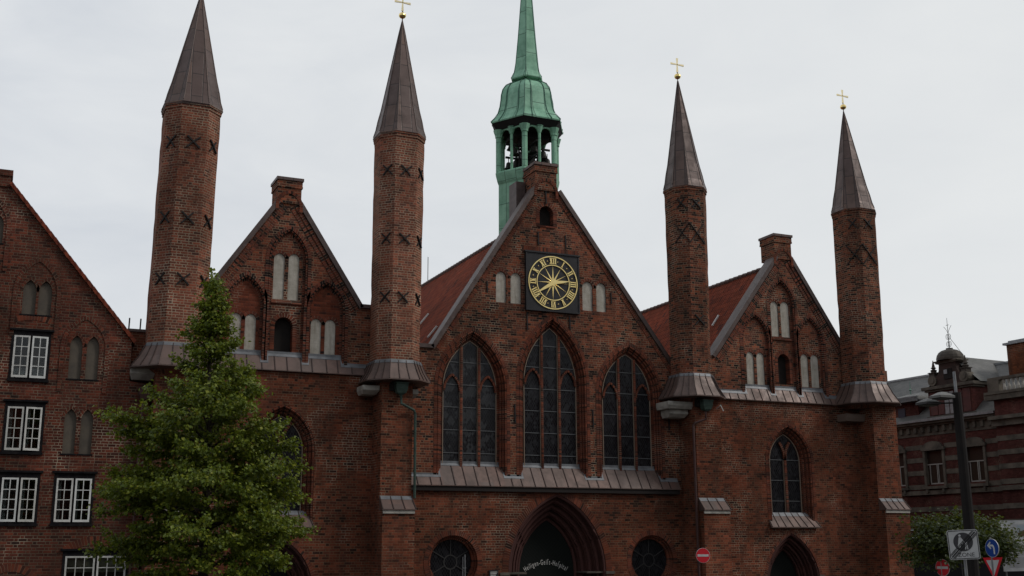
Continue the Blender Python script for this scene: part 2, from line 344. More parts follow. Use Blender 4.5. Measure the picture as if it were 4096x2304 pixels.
# ------------------------------------------------------------------ mesh helpers
class MB:
    def __init__(s): s.v = []; s.f = []; s.uv = []; s.mi = []; s.cur = 0
    def face(s, pts, uv=None):
        pts = [Vector(p) for p in pts]
        if uv is None:
            n = geometry.normal(pts) if len(pts) > 2 else Vector((0, -1, 0))
            t = Vector((0, 0, 1)).cross(n)
            if t.length < .2: t = Vector((1, 0, 0)); q = Vector((0, 1, 0))
            else: t.normalize(); q = n.cross(t)
            uv = [(p.dot(t), p.dot(q)) for p in pts]
        i = len(s.v); s.v += [tuple(p) for p in pts]; s.f.append(list(range(i, i+len(pts)))); s.uv.append(uv); s.mi.append(s.cur)
    def box(s, x0, x1, y0, y1, z0, z1):
        p = lambda a, b, c: (a, b, c)
        s.face([p(x0, y0, z0), p(x1, y0, z0), p(x1, y0, z1), p(x0, y0, z1)])
        s.face([p(x1, y1, z0), p(x0, y1, z0), p(x0, y1, z1), p(x1, y1, z1)])
        s.face([p(x0, y1, z0), p(x0, y0, z0), p(x0, y0, z1), p(x0, y1, z1)])
        s.face([p(x1, y0, z0), p(x1, y1, z0), p(x1, y1, z1), p(x1, y0, z1)])
        s.face([p(x0, y0, z1), p(x1, y0, z1), p(x1, y1, z1), p(x0, y1, z1)])
        s.face([p(x0, y1, z0), p(x1, y1, z0), p(x1, y0, z0), p(x0, y0, z0)])
    def loft(s, A, B, closed=False, u0=0, v=None, flip=False, along='v'):
        """quads between two equally long polylines; UV v runs along them, u across"""
        n = len(A); L = [0]
        for i in range(1, n + (1 if closed else 0)):
            L.append(L[-1] + (Vector(A[i % n]) - Vector(A[i-1])).length)
        w = (Vector(A[0]) - Vector(B[0])).length
        for i in range(n if closed else n-1):
            k = (i+1) % n
            P = [A[i], A[k], B[k], B[i]]; l0, l1 = L[i], L[i+1]
            U = [(u0, l0), (u0, l1), (u0+w, l1), (u0+w, l0)]
            if along == 'u': U = [(b, a) for a, b in U]
            if flip: P.reverse(); U.reverse()
            s.face(P, U)
    def prism(s, pts, y0, y1):
        """closed 2D outline (x, z), counter-clockwise seen from -Y, given thickness y0..y1"""
        tri_fill(s, [pts], y0, -1); tri_fill(s, [pts], y1, 1)
        n = len(pts)
        for i in range(n):
            a, b = pts[i], pts[(i+1) % n]
            s.face([(a[0], y0, a[1]), (a[0], y1, a[1]), (b[0], y1, b[1]), (b[0], y0, b[1])])
    def tube(s, pts, r, n=8, cap=True):
        rs = r if isinstance(r, (list, tuple)) else [r]*len(pts)
        rings = []; pts = [Vector(p) for p in pts]
        for i, p in enumerate(pts):
            d = (pts[min(i+1, len(pts)-1)] - pts[max(i-1, 0)]).normalized()
            a = d.cross(Vector((0, 0, 1)) if abs(d.z) < .9 else Vector((0, 1, 0))).normalized(); b = d.cross(a)
            rings.append([p + (a*math.cos(2*math.pi*k/n) + b*math.sin(2*math.pi*k/n))*rs[i] for k in range(n)])
        for A, B in zip(rings, rings[1:]): s.loft(A, B, True, along='u', flip=True)
        if cap:
            s.face(rings[0]); s.face(rings[-1][::-1])
    def bar(s, a, b, w, t, nrm=(0, -1, 0)):
        """flat bar from a to b, w wide, t thick towards nrm"""
        a, b, n = Vector(a), Vector(b), Vector(nrm).normalized(); d = (b-a).normalized(); q = d.cross(n).normalized()*w/2; m = n*t
        c = [a-q, a+q, b+q, b-q]; e = [p+m for p in c]
        s.face(e); s.face(c[::-1])
        for i in range(4):
            k = (i+1) % 4; s.face([c[i], c[k], e[k], e[i]])
    def revolve(s, prof, cx, cy, n=16, ang0=0):
        rings = [[(cx+r*math.cos(ang0+2*math.pi*k/n), cy+r*math.sin(ang0+2*math.pi*k/n), z) for k in range(n)] for r, z in prof]
        for A, B in zip(rings, rings[1:]): s.loft(A, B, True, along='u')
    def build(s, name, m, parent=None, smooth=False, label=None):
        off = root_loc(parent)
        me = bpy.data.meshes.new(name)
        me.from_pydata([tuple(Vector(p)-off) for p in s.v], [], s.f)
        l = me.uv_layers.new(name='UVMap'); k = 0
        flat = []
        for u in s.uv:
            for a in u: flat += [a[0], a[1]]
        l.data.foreach_set('uv', flat)
        for q in (m if isinstance(m, (list, tuple)) else [m]): me.materials.append(M[q] if isinstance(q, str) else q)
        me.polygons.foreach_set('material_index', s.mi)
        if smooth: me.polygons.foreach_set('use_smooth', [True]*len(me.polygons))
        me.update()
        o = bpy.data.objects.new(name, me); C.objects.link(o)
        if parent: o.parent = parent
        if label: o['label'] = label
        return o
LOCAL = set()
def root_loc(p):
    if p is None: return Vector((0, 0, 0))
    while p.parent: p = p.parent
    return Vector(p.location) if p.name not in LOCAL else Vector((0, 0, 0))
def tri_fill(mb, loops, y, sign, uvf=None):
    flat = [p for l in loops for p in l]
    tris = geometry.tessellate_polygon([[Vector((p[0], p[1], 0)) for p in l] for l in loops])
    for t in tris:
        P = [flat[i] for i in t]
        ar = (P[1][0]-P[0][0])*(P[2][1]-P[0][1]) - (P[2][0]-P[0][0])*(P[1][1]-P[0][1])
        if abs(ar) < 1e-9: continue
        if (ar > 0) != (sign < 0): P.reverse()
        mb.face([(p[0], y, p[1]) for p in P], [(p[0], p[1]) for p in P])
def thing(name, label, cat, loc=(0, 0, 0), rotz=0, group=None, local=False):
    o = bpy.data.objects.new(name, None); C.objects.link(o); o.empty_display_size = .3
    o.location = loc; o.rotation_euler = (0, 0, rotz)
    o['label'] = label; o['category'] = cat
    if group: o['group'] = group
    if local: LOCAL.add(o.name)
    return o
class Arch:
    """pointed (or round) opening: x0..x1, sill zb, springing zs, apex za"""
    def __init__(s, x0, x1, zb, zs, za, n=9):
        s.x0, s.x1, s.zb, s.zs, s.n = x0, x1, zb, zs, n
        h = (x1-x0)/2; r = max(za-zs, h*1.0001); s.h = h; s.R = (h*h + r*r)/(2*h)
    def pts(s, t=0, zb=None, sill=True):
        zb = s.zb if zb is None else zb
        R = s.R - t; xl, xr = s.x0+t, s.x1-t; xc = (s.x0+s.x1)/2; cxl = xl+R
        a1 = math.acos(max(-1, min(1, (xc-cxl)/R)))
        L = [(cxl+R*math.cos(a), s.zs+R*math.sin(a)) for a in [math.pi+(a1-math.pi)*i/s.n for i in range(s.n+1)]]
        out = [(xl, zb)] + L + [(2*xc-x, z) for x, z in L[-2::-1]] + [(xr, zb)]
        return out
    def apex(s, t=0):
        R = s.R-t; return s.zs + math.sqrt(max(0, R*R-(s.R-s.h)**2))
def P3(pts, y): return [(x, y, z) for x, z in pts]
def opening(mb, arch, y, steps, zb=None):
    """stepped reveal: steps = [(extra inset, extra depth)...]; returns inset and y at the back"""
    t = 0
    for ins, dep in steps:
        A = P3(arch.pts(t, zb), y); B = P3(arch.pts(t, zb), y+dep); mb.loft(A, B, u0=0)
        y += dep
        if ins:
            A = P3(arch.pts(t, zb), y); B = P3(arch.pts(t+ins, zb), y); mb.loft(A, B, u0=.0); t += ins
    return t, y
def ring_band(mb, arch, t0, t1, y, proud):
    """voussoir band laid round an opening, standing proud of the wall"""
    A = P3(arch.pts(t0), y-proud); B = P3(arch.pts(t1), y-proud); mb.loft(A, B)
    A2 = P3(arch.pts(t0), y); mb.loft(A2, A)
def wall(mb, outline, holes, y, back=None):
    tri_fill(mb, [outline]+holes, y, -1)
    if back:
        tri_fill(mb, [outline], back, 1); n = len(outline)
        for i in range(n):
            a, b = outline[i], outline[(i+1) % n]
            mb.face([(a[0], y, a[1]), (a[0], back, a[1]), (b[0], back, b[1]), (b[0], y, b[1])])
def ribbon(mb, pts, w, y0, y1):
    """flat moulding following a 2D polyline, w wide, from y0 (front) to y1"""
    L, R = [], []
    for i, p in enumerate(pts):
        a = Vector(pts[max(0, i-1)]); b = Vector(pts[min(len(pts)-1, i+1)]); d = (b-a).normalized(); n = Vector((-d.y, d.x))*w/2
        L.append((p[0]+n.x, p[1]+n.y)); R.append((p[0]-n.x, p[1]-n.y))
    mb.loft(P3(L, y0), P3(R, y0)); mb.loft(P3(L, y1), P3(L, y0)); mb.loft(P3(R, y0), P3(R, y1))
def text_polys(body, size, align='CENTER'):
    cu = bpy.data.curves.new('lettering', 'FONT'); cu.body = body; cu.size = size; cu.align_x = align
    o = bpy.data.objects.new('lettering', cu); C.objects.link(o)
    dg = bpy.context.evaluated_depsgraph_get(); me = o.evaluated_get(dg).to_mesh()
    vs = [tuple(v.co) for v in me.vertices]; fs = [list(p.vertices) for p in me.polygons]
    o.evaluated_get(dg).to_mesh_clear(); bpy.data.objects.remove(o); bpy.data.curves.remove(cu)
    return vs, fs
# ------------------------------------------------------------------ ground
mb = MB(); mb.face([(-700, -500, 0), (700, -500, 0), (700, 900, 0), (-700, 900, 0)])
o = mb.build('ground', 'cobble'); o['kind'] = 'structure'
mb = MB(); mb.box(-40, 40.2, 39.6, 43.3, .004, .13); o = mb.build('pavement', 'asphalt'); o['kind'] = 'structure'
mb = MB(); mb.face([(42, 20, .004), (49.5, 20, .004), (46, 110, .004), (40.6, 110, .004)]); o = mb.build('side_street', 'asphalt'); o['kind'] = 'structure'

# ------------------------------------------------------------------ the hospital
H = thing('hospital_building', 'medieval red brick hospital with three stepped-back gables, four slender towers and a green bell turret', 'hospital', (21.6, 44.2, 0))
YC, YW, YU, YG = 44.25, 44.17, 44.30, 44.20       # lower centre, lower wings, upper centre, wing gables

# lower centre with portal and two round windows
A_PORT = Arch(19.42, 23.98, 0, 2.33, 5.52)
def circle(cx, cz, r, n=40): return [(cx+r*math.cos(2*math.pi*k/n), cz+r*math.sin(2*math.pi*k/n)) for k in range(n)]
RW = [(17.0, 2.75, 1.06), (26.26, 2.75, 1.06)]
mb = MB()
wall(mb, [(14.6, 0), (28.2, 0), (28.2, 5.75), (14.6, 5.75)], [A_PORT.pts(0, .01)] + [circle(*c) for c in RW], YC)
LC = mb.build('lower_wall', 'brick_lower', H)
# portal orders
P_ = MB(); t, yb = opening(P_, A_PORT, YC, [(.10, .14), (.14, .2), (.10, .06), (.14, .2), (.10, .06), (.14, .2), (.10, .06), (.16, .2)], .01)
for tt, yy in ((.10, .14), (.34, .40), (.58, .66), (.82, .92)):
    pass
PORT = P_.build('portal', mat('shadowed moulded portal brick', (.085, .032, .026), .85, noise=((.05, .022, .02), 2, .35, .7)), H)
mb = MB()
for tt, yy in ((.05, .07), (.24, .33), (.48, .59), (.72, .85), (.93, 1.1)):
    mb.tube(P3(A_PORT.pts(tt, .01), YC+yy), .065, 6, False)
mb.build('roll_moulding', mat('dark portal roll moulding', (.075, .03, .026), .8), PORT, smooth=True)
mb = MB(); ring_band(mb, A_PORT, 0.0, -.28, YC, .012); mb.build('voussoir_band', 'brick_arch', PORT)
mb = MB(); mb.prism(A_PORT.pts(t, .01), yb, yb+.08); DOOR = mb.build('door', 'door', PORT)
mb = MB()
for s in (0, 1):
    x = (19.05 if s == 0 else 23.95); mb.box(x, x+.42, YC-.04, YC+.1, 2.20, 2.32)
    x = (19.5 if s == 0 else 23.1); mb.box(x, x+.8, YC+.1, YC+1.1, 2.24, 2.31)
mb.build('impost', 'sandstone', PORT)
# arched lettering on the door
txt = 'Heiligen-Gei\u017ft-Ho\u017fpital'
mbt = MB(); nC = len(txt)
cx0, rz, rr_ = 21.66, .92, 1.74
tot = []
for ch in txt:
    vs, fs = text_polys(ch, .27, 'LEFT'); wd = max([v[0] for v in vs])+.025 if vs else .1; tot.append((vs, fs, wd+.03))
LW = sum(a[2] for a in tot); acc = 0; fac = 2.06/LW
for vs, fs, wd in tot:
    s0 = (acc + wd/2)*fac - 1.03; acc += wd; th = s0/rr_
    for f in fs:
        pts = []
        for i in f:
            x, z = (vs[i][0]-wd/2)*fac, vs[i][1]*1.1
            r = rr_ + z; a = th + x/rr_
            pts.append((cx0+r*math.sin(a), yb-.02, rz - .0 + r*math.cos(a)-.06))
        mbt.face(pts)
mbt.build('lettering', 'letter', DOOR, label='white blackletter words in an arc on the dark door')
for cx, cz, r in RW:
    mb = MB(); n = 40
    def ringp(rad_, y): return [(cx+rad_*math.cos(2*math.pi*k/n), y, cz+rad_*math.sin(2*math.pi*k/n)) for k in range(n)]
    for a, ya, b, yb2 in ((r, YC-.02, r, YC+.1), (r, YC+.1, r-.07, YC+.1), (r-.07, YC+.1, r-.07, YC+.2), (r-.07, YC+.2, r-.16, YC+.22), (r-.16, YC+.22, r-.16, YC+.34), (r+.2, YC-.014, r, YC-.014), (r+.2, YC, r+.2, YC-.014)):
        mb.loft(ringp(a, ya), ringp(b, yb2), True)
    RO = mb.build('round_window', 'brick_arch', H)
    mb = MB(); mb.prism(circle(cx, cz, r-.16), YC+.33, YC+.36); mb.build('glass', 'leaded_dark', RO)
    mb = MB(); c0 = (cx, YC+.32, cz)
    mb.loft(ringp(.30, YC+.31), ringp(.25, YC+.31), True)
    for k in range(6):
        a = math.pi/6+k*math.pi/3; mb.bar((cx+.28*math.cos(a), YC+.33, cz+.28*math.sin(a)), (cx+(r-.17)*math.cos(a), YC+.33, cz+(r-.17)*math.sin(a)), .035, .03)
    mb.build('glazing_bar', mat('dull grey glazing bar', (.035, .034, .034), .6), RO)

# lower wings
A_LW = Arch(8.62, 11.17, 4.36, 7.05, 8.78); A_LP = Arch(8.5, 11.26, 0, 1.75, 3.74)
A_RW = Arch(32.56, 35.04, 4.42, 7.2, 8.88); A_RP = Arch(32.15, 35.17, 0, 1.6, 3.90)
mb = MB(); wall(mb, [(3.9, 0), (14.2, 0), (14.2, 10.05), (3.9, 10.05)], [A_LW.pts(), A_LP.pts(0, .01)], YW); mb.build('lower_wall', 'brick_lower', H)
mb = MB(); wall(mb, [(27.9, 0), (38.9, 0), (38.9, 9.95), (27.9, 9.95)], [A_RW.pts(), A_RP.pts(0, .01)], YW)
mb.face([(38.9, YW, 0), (40.1, 58, 0), (40.1, 58, 10), (38.9, YW, 10)])
mb.build('lower_wall', 'brick_lower', H)
mb = MB(); mb.face([(38.9, YW+.3, 0), (39.6, 72, 0), (39.6, 72, 9.9), (38.9, YW+.3, 9.9)]); mb.build('side_wall', 'brick_lower', H)
def lancet(a, y, glassm, lights, steps, bars=.95, label=None, yfront=None):
    mb = MB(); t, yb = opening(mb, a, y, steps)
    if yfront: ring_band(mb, a, 0, -.14, y, .012)
    L = mb.build('lancet_window', 'brick_arch', H, label=label)
    mb = MB()
    tt = 0; yy = y
    for ins, dep in steps[:-1]:
        yy += dep; mb.tube(P3(a.pts(tt+.05), yy-.02), .05, 6, False); tt += ins
    mb.build('roll_moulding', 'brick_arch', L, smooth=True)
    mb = MB(); mb.prism(a.pts(t), yb, yb+.03); mb.build('glass', glassm, L)
    xl, xr = a.x0+t, a.x1-t; w = xr-xl; ap = a.apex(t); xc = (xl+xr)/2
    mb = MB(); cm = []
    def archz(x):   # height of the glass head at x
        R = a.R-t; d = min(x-xl, xr-x); return a.zs + math.sqrt(max(0, R*R-(R-d)**2))
    yA, yB = yb-.11, yb-.005
    if lights == 3:
        xs = [xl+w*.335, xl+w*.665]
        for x in xs: ribbon(mb, [(x, a.zb), (x, archz(x))], .10, yA, yB); cm.append([(x, a.zb), (x, archz(x))])
        for xa, xb in ((xl, xs[0]), (xs[1], xr)):
            s = Arch(xa+.0, xb-.0, a.zb, a.zs-.12, a.zs+.62); p = s.pts(.05)[1:-1]; ribbon(mb, p, .09, yA+.01, yB); cm.append(p)
    else:
        ribbon(mb, [(xc, a.zb), (xc, a.zs+.05)], .13, yA, yB)
        # Y tracery: each half curves over to the opposite side
        h = w/2; R = a.R-t
        for sgn in (-1, 1):
            p = []
            for i in range(9):
                q = i/8; ang = q*1.05
                x = xc + sgn*(R - R*math.cos(ang))*1.0; z = a.zs+.05 + R*math.sin(ang)
                if x < xl+.04 or x > xr-.04 or z > archz(x): break
                p.append((x, z))
            if len(p) > 1: ribbon(mb, p, .12, yA+.01, yB)
            s = Arch(min(xc, xc+sgn*h), max(xc, xc+sgn*h), a.zb, a.zs, a.zs+.9); 
    mb.build('mullion', 'brick_arch', L)
    # pale mortar chamfer beside the mullions
    mb = MB()
    if lights == 3:
        for x in xs:
            for dx in (-.064, .064): ribbon(mb, [(x+dx, a.zb), (x+dx, archz(x+dx))], .026, yA+.05, yB)
    else:
        for dx in (-.08, .08): ribbon(mb, [(xc+dx, a.zb), (xc+dx, a.zs+.05)], .03, yA+.05, yB)
    p = a.pts(t+.02); ribbon(mb, p, .035, yb-.04, yb)
    mb.build('mortar_edge', mat('pale mortar edging', (.24, .185, .14), .9), L)
    mb = MB(); z = a.zb+bars
    while z < ap-.3:
        xi = xl+.02
        if z > a.zs:
            while archz(xi) < z: xi += .03
        mb.box(xi, 2*xc-xi, yb-.03, yb-.004, z-.016, z+.016); z += bars
    mb.build('saddle_bar', mat('dull saddle bar', (.10, .105, .11), .5), L)
    return L
ST = [(.08, .06), (.10, .10), (.10, .10), (.09, .12)]
lancet(A_LW, YW, 'leaded_dark', 2, [(.08, .06), (.12, .13), (.12, .13), (.05, .12)], label='lancet window of the left wing, half hidden by the linden')
lancet(A_RW, YW, 'leaded_dark', 2, [(.08, .06), (.12, .13), (.12, .13), (.05, .12)], label='narrow two-light lancet window of the right wing', yfront=True)
for a, lab in ((A_LP, 'left wing portal, dark and half hidden by the linden'), (A_RP, 'right wing portal, a dark pointed arch')):
    mb = MB(); t, yb = opening(mb, a, YW, [(.10, .12), (.12, .18), (.10, .08), (.12, .18), (.10, .08), (.12, .2)], .01)
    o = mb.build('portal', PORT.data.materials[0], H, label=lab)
    mb = MB()
    for tt, yy in ((.05, .06), (.22, .25), (.44, .5), (.62, .72)): mb.tube(P3(a.pts(tt, .01), YW+yy), .05, 6, False)
    mb.build('roll_moulding', PORT.data.materials[0], o, smooth=True)
    mb = MB(); ring_band(mb, a, 0, -.14, YW, .012); mb.build('voussoir_band', 'brick_arch', o)
    mb = MB(); mb.prism(a.pts(t, .01), yb, yb+.06); mb.build('door', 'door', o)
    mb = MB(); mb.box(a.x0-.22, a.x0+.06, YW-.04, YW+.1, 1.88, 2.02); mb.box(a.x1-.06, a.x1+.22, YW-.04, YW+.1, 1.88, 2.02); mb.build('impost', 'sandstone', o)

SEAM = mat('dark copper seam', (.06, .042, .038), .5, .4)
# metal-covered sloping ledges
def ledge(x0, x1, yf, zf, yw, slope, recs, seams, name='copper_ledge', ylow=None, fascia=.19, drop=.0):
    zw = zf+(yw-yf)*slope
    mb = MB(); ld = MB()
    Z = lambda y: zf+(y-yf)*slope
    mb.face([(x0, yf, zf), (x1, yf, zf), (x1, yw, zw), (x0, yw, zw)])
    mb.face([(x0, yf, zf-.035), (x1, yf, zf-.035), (x1, yf, zf), (x0, yf, zf)])
    mb.face([(x0, yf, zf-.035), (x0, yw+.1, zf-.035), (x1, yw+.1, zf-.035), (x1, yf, zf-.035)][::-1])
    mb.face([(x0, yf, zf), (x0, yw, zw), (x0, yw, zf-.03), (x0, yf, zf-.03)]); mb.face([(x1, yf, zf), (x1, yw, zw), (x1, yw, zf-.03), (x1, yf, zf-.03)])
    e = Vector((0, slope, -1)).normalized()*-.008
    nrm = Vector((0, -slope, 1)).normalized()
    def slab(a, b, y0, y1, m, lift=.012):
        P = [Vector((a, y0, Z(y0))), Vector((b, y0, Z(y0))), Vector((b, y1, Z(y1))), Vector((a, y1, Z(y1)))]
        q = [p+nrm*lift for p in P]; m.face(q); m.face([P[0], P[1], q[1], q[0]]); m.face([P[0], q[0], q[3], P[3]]); m.face([P[1], P[2], q[2], q[1]])
    cuts = sorted(recs); xs = x0
    fl = .12/math.sqrt(1+slope*slope)
    for a, b, yd in cuts + [(x1, x1, yw)]:
        if a-xs > .05:      # wall stretch: flashing at the wall foot
            slab(xs, a, yw-fl, yw-.001, ld); ld.box(xs, a, yw-.012, yw+.0, zw-.02, zw+.07)
        if b > a:
            mb.face([(a, yw, zw), (b, yw, zw), (b, yd, Z(yd)), (a, yd, Z(yd))])
            slab(a, b, yd-fl, yd-.001, ld)
            for xx, q in ((a, .10), (b-.10, .10)):
                slab(xx, xx+q, yw-fl, yd-.002, ld, .014)
            ld.face([(a, yd-.012, Z(yd)), (b, yd-.012, Z(yd)), (b, yd-.012, Z(yd)+.10), (a, yd-.012, Z(yd)+.10)])
        xs = b
    x = x0+.2; k = 0
    while x < x1-.1:
        yt = yw-fl
        for a, b, yd in recs:
            if a+.1 < x < b-.1: yt = yd-fl
        P, Q = Vector((x, yf-.004, zf)), Vector((x, yt, Z(yt)))
        mb.cur = 1; mb.bar(P, Q, .026, .03, nrm); mb.cur = 0; x += seams*(.93+.14*math.sin(x*7))
    o = mb.build(name, ['copper_pink', SEAM], H)
    ld.build('lead_flashing', 'lead', o)
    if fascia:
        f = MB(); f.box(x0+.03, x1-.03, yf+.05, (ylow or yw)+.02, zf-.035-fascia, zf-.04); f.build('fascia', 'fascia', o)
    return o
# upper centre
A1 = Arch(16.27, 19.41, 6.2, 9.85, 12.30); A2 = Arch(19.98, 23.22, 6.2, 10.3, 13.14); A3 = Arch(23.80, 26.96, 6.2, 9.88, 12.17)
ST3 = [(.07, .05), (.09, .10), (.09, .09), (.10, .11)]
for a, g, lab in ((A1, 'leaded_grey', 'left of the three tall windows, its panes greyest'), (A2, 'leaded_mid', 'middle and tallest of the three windows'), (A3, 'leaded_dark', 'right of the three tall windows, its panes darkest')):
    lancet(a, YU, g, 3, ST3, label=lab, yfront=True)
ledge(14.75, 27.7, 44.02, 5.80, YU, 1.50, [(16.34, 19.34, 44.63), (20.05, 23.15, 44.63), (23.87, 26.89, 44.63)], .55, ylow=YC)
def rake_band(mb, pts, w0, w1, y, proud):
    """courses following a sloping gable edge: strip between perpendicular offsets w0..w1 below the line"""
    a, b = Vector(pts[0]), Vector(pts[1]); d = (b-a).normalized(); n = Vector((d.y, -d.x))
    if n.y > 0: n = -n
    A = [a+n*w0, b+n*w0]; B = [a+n*w1, b+n*w1]
    mb.loft([(p.x, y-proud, p.y) for p in A], [(p.x, y-proud, p.y) for p in B])
    mb.loft([(p.x, y, p.y) for p in B], [(p.x, y-proud, p.y) for p in B])
def coping(mb, a, b, y0, y1, th=.07, over=.1):
    a, b = Vector(a), Vector(b); d = (b-a).normalized(); n = Vector((-d.y, d.x))
    if n.y < 0: n = -n
    c = [a-n*.12, b-n*.12, b+n*th, a+n*th]
    mb.prism([(p.x, p.y) for p in (c if d.x > 0 else c[::-1])], y0-over, y1)
def niche_gable(outline, holes, y, back, m='brick_upper', label=None):
    mb = MB(); wall(mb, outline, [h for h in holes], y, back); return mb.build('gable_wall', m, H, label=label)
def white_niche(parent, x0, x1, zb, zt, y, m='plaster', head='pointed', d=.07):
    h = (x1-x0)/2
    a = Arch(x0, x1, zb, zt-h*1.15, zt) if head == 'pointed' else Arch(x0, x1, zb, zt-h, zt)
    return a
def hatch(parent, a, y, d=.35, name='hatch'):
    mb = MB(); mb.loft(P3(a.pts(), y), P3(a.pts(), y+d)); mb.loft([(a.x0, y, a.zb), (a.x1, y, a.zb)], [(a.x0, y+d, a.zb), (a.x1, y+d, a.zb)])
    o = mb.build('hatch_reveal', 'brick_arch', parent)
    mb = MB(); mb.prism(a.pts(.01), y+d-.03, y+d); mb.build(name, 'dark', parent)
    mb = MB(); ring_band(mb, a, 0, -.17, y, .012); mb.build('hatch_arch', 'brick_arch', parent)
def pinnacle(parent, x0, x1, y0, y1, zb, zt, cx, cap='copper_brown'):
    mb = MB(); mb.box(x0, x1, y0, y1, zb, zt-.12); mb.box(x0-.04, x1+.04, y0-.05, y1+.04, zt-.42, zt-.34); mb.box(x0-.03, x1+.03, y0-.04, y1+.03, zt-.34, zt-.12)
    o = mb.build('pinnacle', 'brick_upper', parent)
    mb = MB(); mb.box(x0-.07, x1+.07, y0-.09, y1+.07, zt-.12, zt); mb.build('pinnacle_cap', cap, o)
    # little relieving arch at the foot
    mb = MB(); w = x1-x0
    a = Arch(x0+.06, x1-.06, zb-.35, zb-.1, zb+w*.42)
    A = P3(a.pts(0), y0-.03); B = P3(a.pts(-.13), y0-.03); mb.loft(A, B); mb.loft(P3(a.pts(-.13), y0+.05), B); mb.build('pinnacle_arch', 'brick_arch', o)
    return o
n1 = [Arch(18.91, 19.39, 13.62, 14.72, 15.0), Arch(19.60, 20.10, 13.62, 14.72, 15.0), Arch(23.10, 23.62, 13.58, 14.64, 14.92), Arch(23.80, 24.29, 13.58, 14.64, 14.92)]
HS = Arch(21.02, 21.70, 17.28, 17.85, 18.2)
out = [(15.0, 5.8), (27.9, 5.8), (27.9, 11.1), (27.75, 11.25), (22.0, 18.95), (20.78, 18.95), (16.05, 11.5), (15.0, 11.5)]
mb = MB(); wall(mb, out, [a.pts(0) for a in (A1, A2, A3)] + [a.pts() for a in n1] + [HS.pts()], YU, YU+.55)
GC = mb.build('gable_wall', 'brick_upper', H, label='central gable, tallest, with the clock and three tall windows')
def blind(parent, arcs, y, m='plaster', d=.08, band=True):
    for a in arcs:
        mb = MB(); mb.loft(P3(a.pts(), y), P3(a.pts(), y+d)); mb.loft([(a.x0, y, a.zb), (a.x1, y, a.zb)], [(a.x0, y+d, a.zb), (a.x1, y+d, a.zb)])
        if band: ring_band(mb, Arch(a.x0, a.x1, a.zs, a.zs, a.apex()), 0, -.13, y, .014)
        o = mb.build('niche_reveal', 'brick_glazed' if band else 'brick_arch', parent)
        mb = MB(); mb.prism(a.pts(), y+d-.02, y+d+.02); mb.build('blind_panel', m, o)
blind(GC, n1, YU)
hatch(GC, HS, YU)
pinnacle(GC, 20.80, 21.85, YU-.08, YU+1.2, 18.9, 20.18, 21.35)
mb = MB(); mb.box(20.9, 21.78, YU-.04, YU+.05, 17.2, 17.27); mb.build('hatch_sill', 'brick_arch', GC)
mb = MB(); coping(mb, (16.0, 11.47), (20.78, 18.98), YU, YU+.6); coping(mb, (22.0, 18.98), (27.8, 11.2), YU, YU+.6)
mb.box(15.05, 16.08, YU-.1, YU+.6, 11.42, 11.58); mb.build('coping', mat('grey brown metal coping', (.12, .09, .083), .5, .3, noise=((.065, .047, .043), 3, .35, .7)), GC)
CPM = bpy.data.materials['grey brown metal coping']
mb = MB(); rake_band(mb, [(16.0, 11.5), (20.8, 19.0)], .2, .34, YU, .03); rake_band(mb, [(22.0, 19.0), (27.8, 11.2)], .2, .34, YU, .03); mb.build('rake_course', 'brick_arch', GC)
# flat arch of upright bricks over the clock, iron wall ties
mb = MB(); mb.loft([(20.15, YU-.012, 16.0), (22.9, YU-.012, 16.0)], [(20.15, YU-.012, 16.27), (22.9, YU-.012, 16.27)]); mb.build('flat_arch', 'brick_arch', GC)
for x, z0, z1 in ((19.78, 8.45, 9.25), (23.51, 8.4, 9.17), (27.36, 8.42, 9.12), (20.38, 12.5, 13.25), (22.45, 12.66, 13.28), (20.95, 16.35, 16.95), (22.3, 16.3, 16.95), (18.5, 14.0, 14.5), (24.55, 14.0, 14.5), (21.35, 18.3, 18.9)):
    mb = MB(); mb.bar((x, YU, z0), (x-.02, YU, z1), .05, .05); mb.build('wall_tie', 'iron', GC)

# the clock
mb = MB(); yk = YU-.14
mb.box(20.27, 22.88, yk, YU-.005, 13.36, 15.98); mb.box(20.22, 22.93, yk-.05, YU-.005, 15.96, 16.03)
for (xa, xb, za, zb) in ((20.27, 20.33, 13.36, 15.94), (22.82, 22.88, 13.36, 15.94), (20.33, 22.82, 13.36, 13.42)): mb.box(xa, xb, yk-.025, yk+.01, za, zb)
CK = mb.build('clock', 'clock_black', H, label='black square clock with gilded roman numerals and hands')
kx, kz = 21.575, 14.665; yf = yk-.012
def pol(r, a, y=None): return (kx+r*math.sin(a), yf if y is None else y, kz+r*math.cos(a))
def ringm(mb, r0, r1, y0, y1, n=64):
    rr = lambda r, y: [pol(r, 2*math.pi*k/n, y) for k in range(n)]
    mb.loft(rr(r0, y0), rr(r1, y0), True); mb.loft(rr(r1, y0), rr(r1, y1), True); mb.loft(rr(r0, y1), rr(r0, y0), True)
for r0, r1 in ((1.155, 1.20), (.77, .81)):
    mb = MB(); ringm(mb, r0, r1, yf-.03, yk); mb.build('dial_ring', 'gold', CK)
mb = MB()
for k in range(12):
    a = k*math.pi/6
    p0, p1 = pol(.12, a-.28), pol(.12, a+.28); tip = pol(.765, a); base = pol(.05, a)
    m0 = Vector(pol(.14, a, yf-.008)); t2 = Vector(tip)
    l, r = Vector(pol(.2, a-.19)), Vector(pol(.2, a+.19))
    mb.face([l, m0, t2]); mb.face([m0, r, t2]); mb.face([l, Vector(pol(.02, a)), r, m0])
ringm(mb, .0, .15, yf-.05, yk, 20); mb.build('sunburst', 'gold', CK)
NUM = ['XII', 'I', 'II', 'III', 'IIII', 'V', 'VI', 'VII', 'VIII', 'IX', 'X', 'XI']
r0, r1 = .845, 1.115
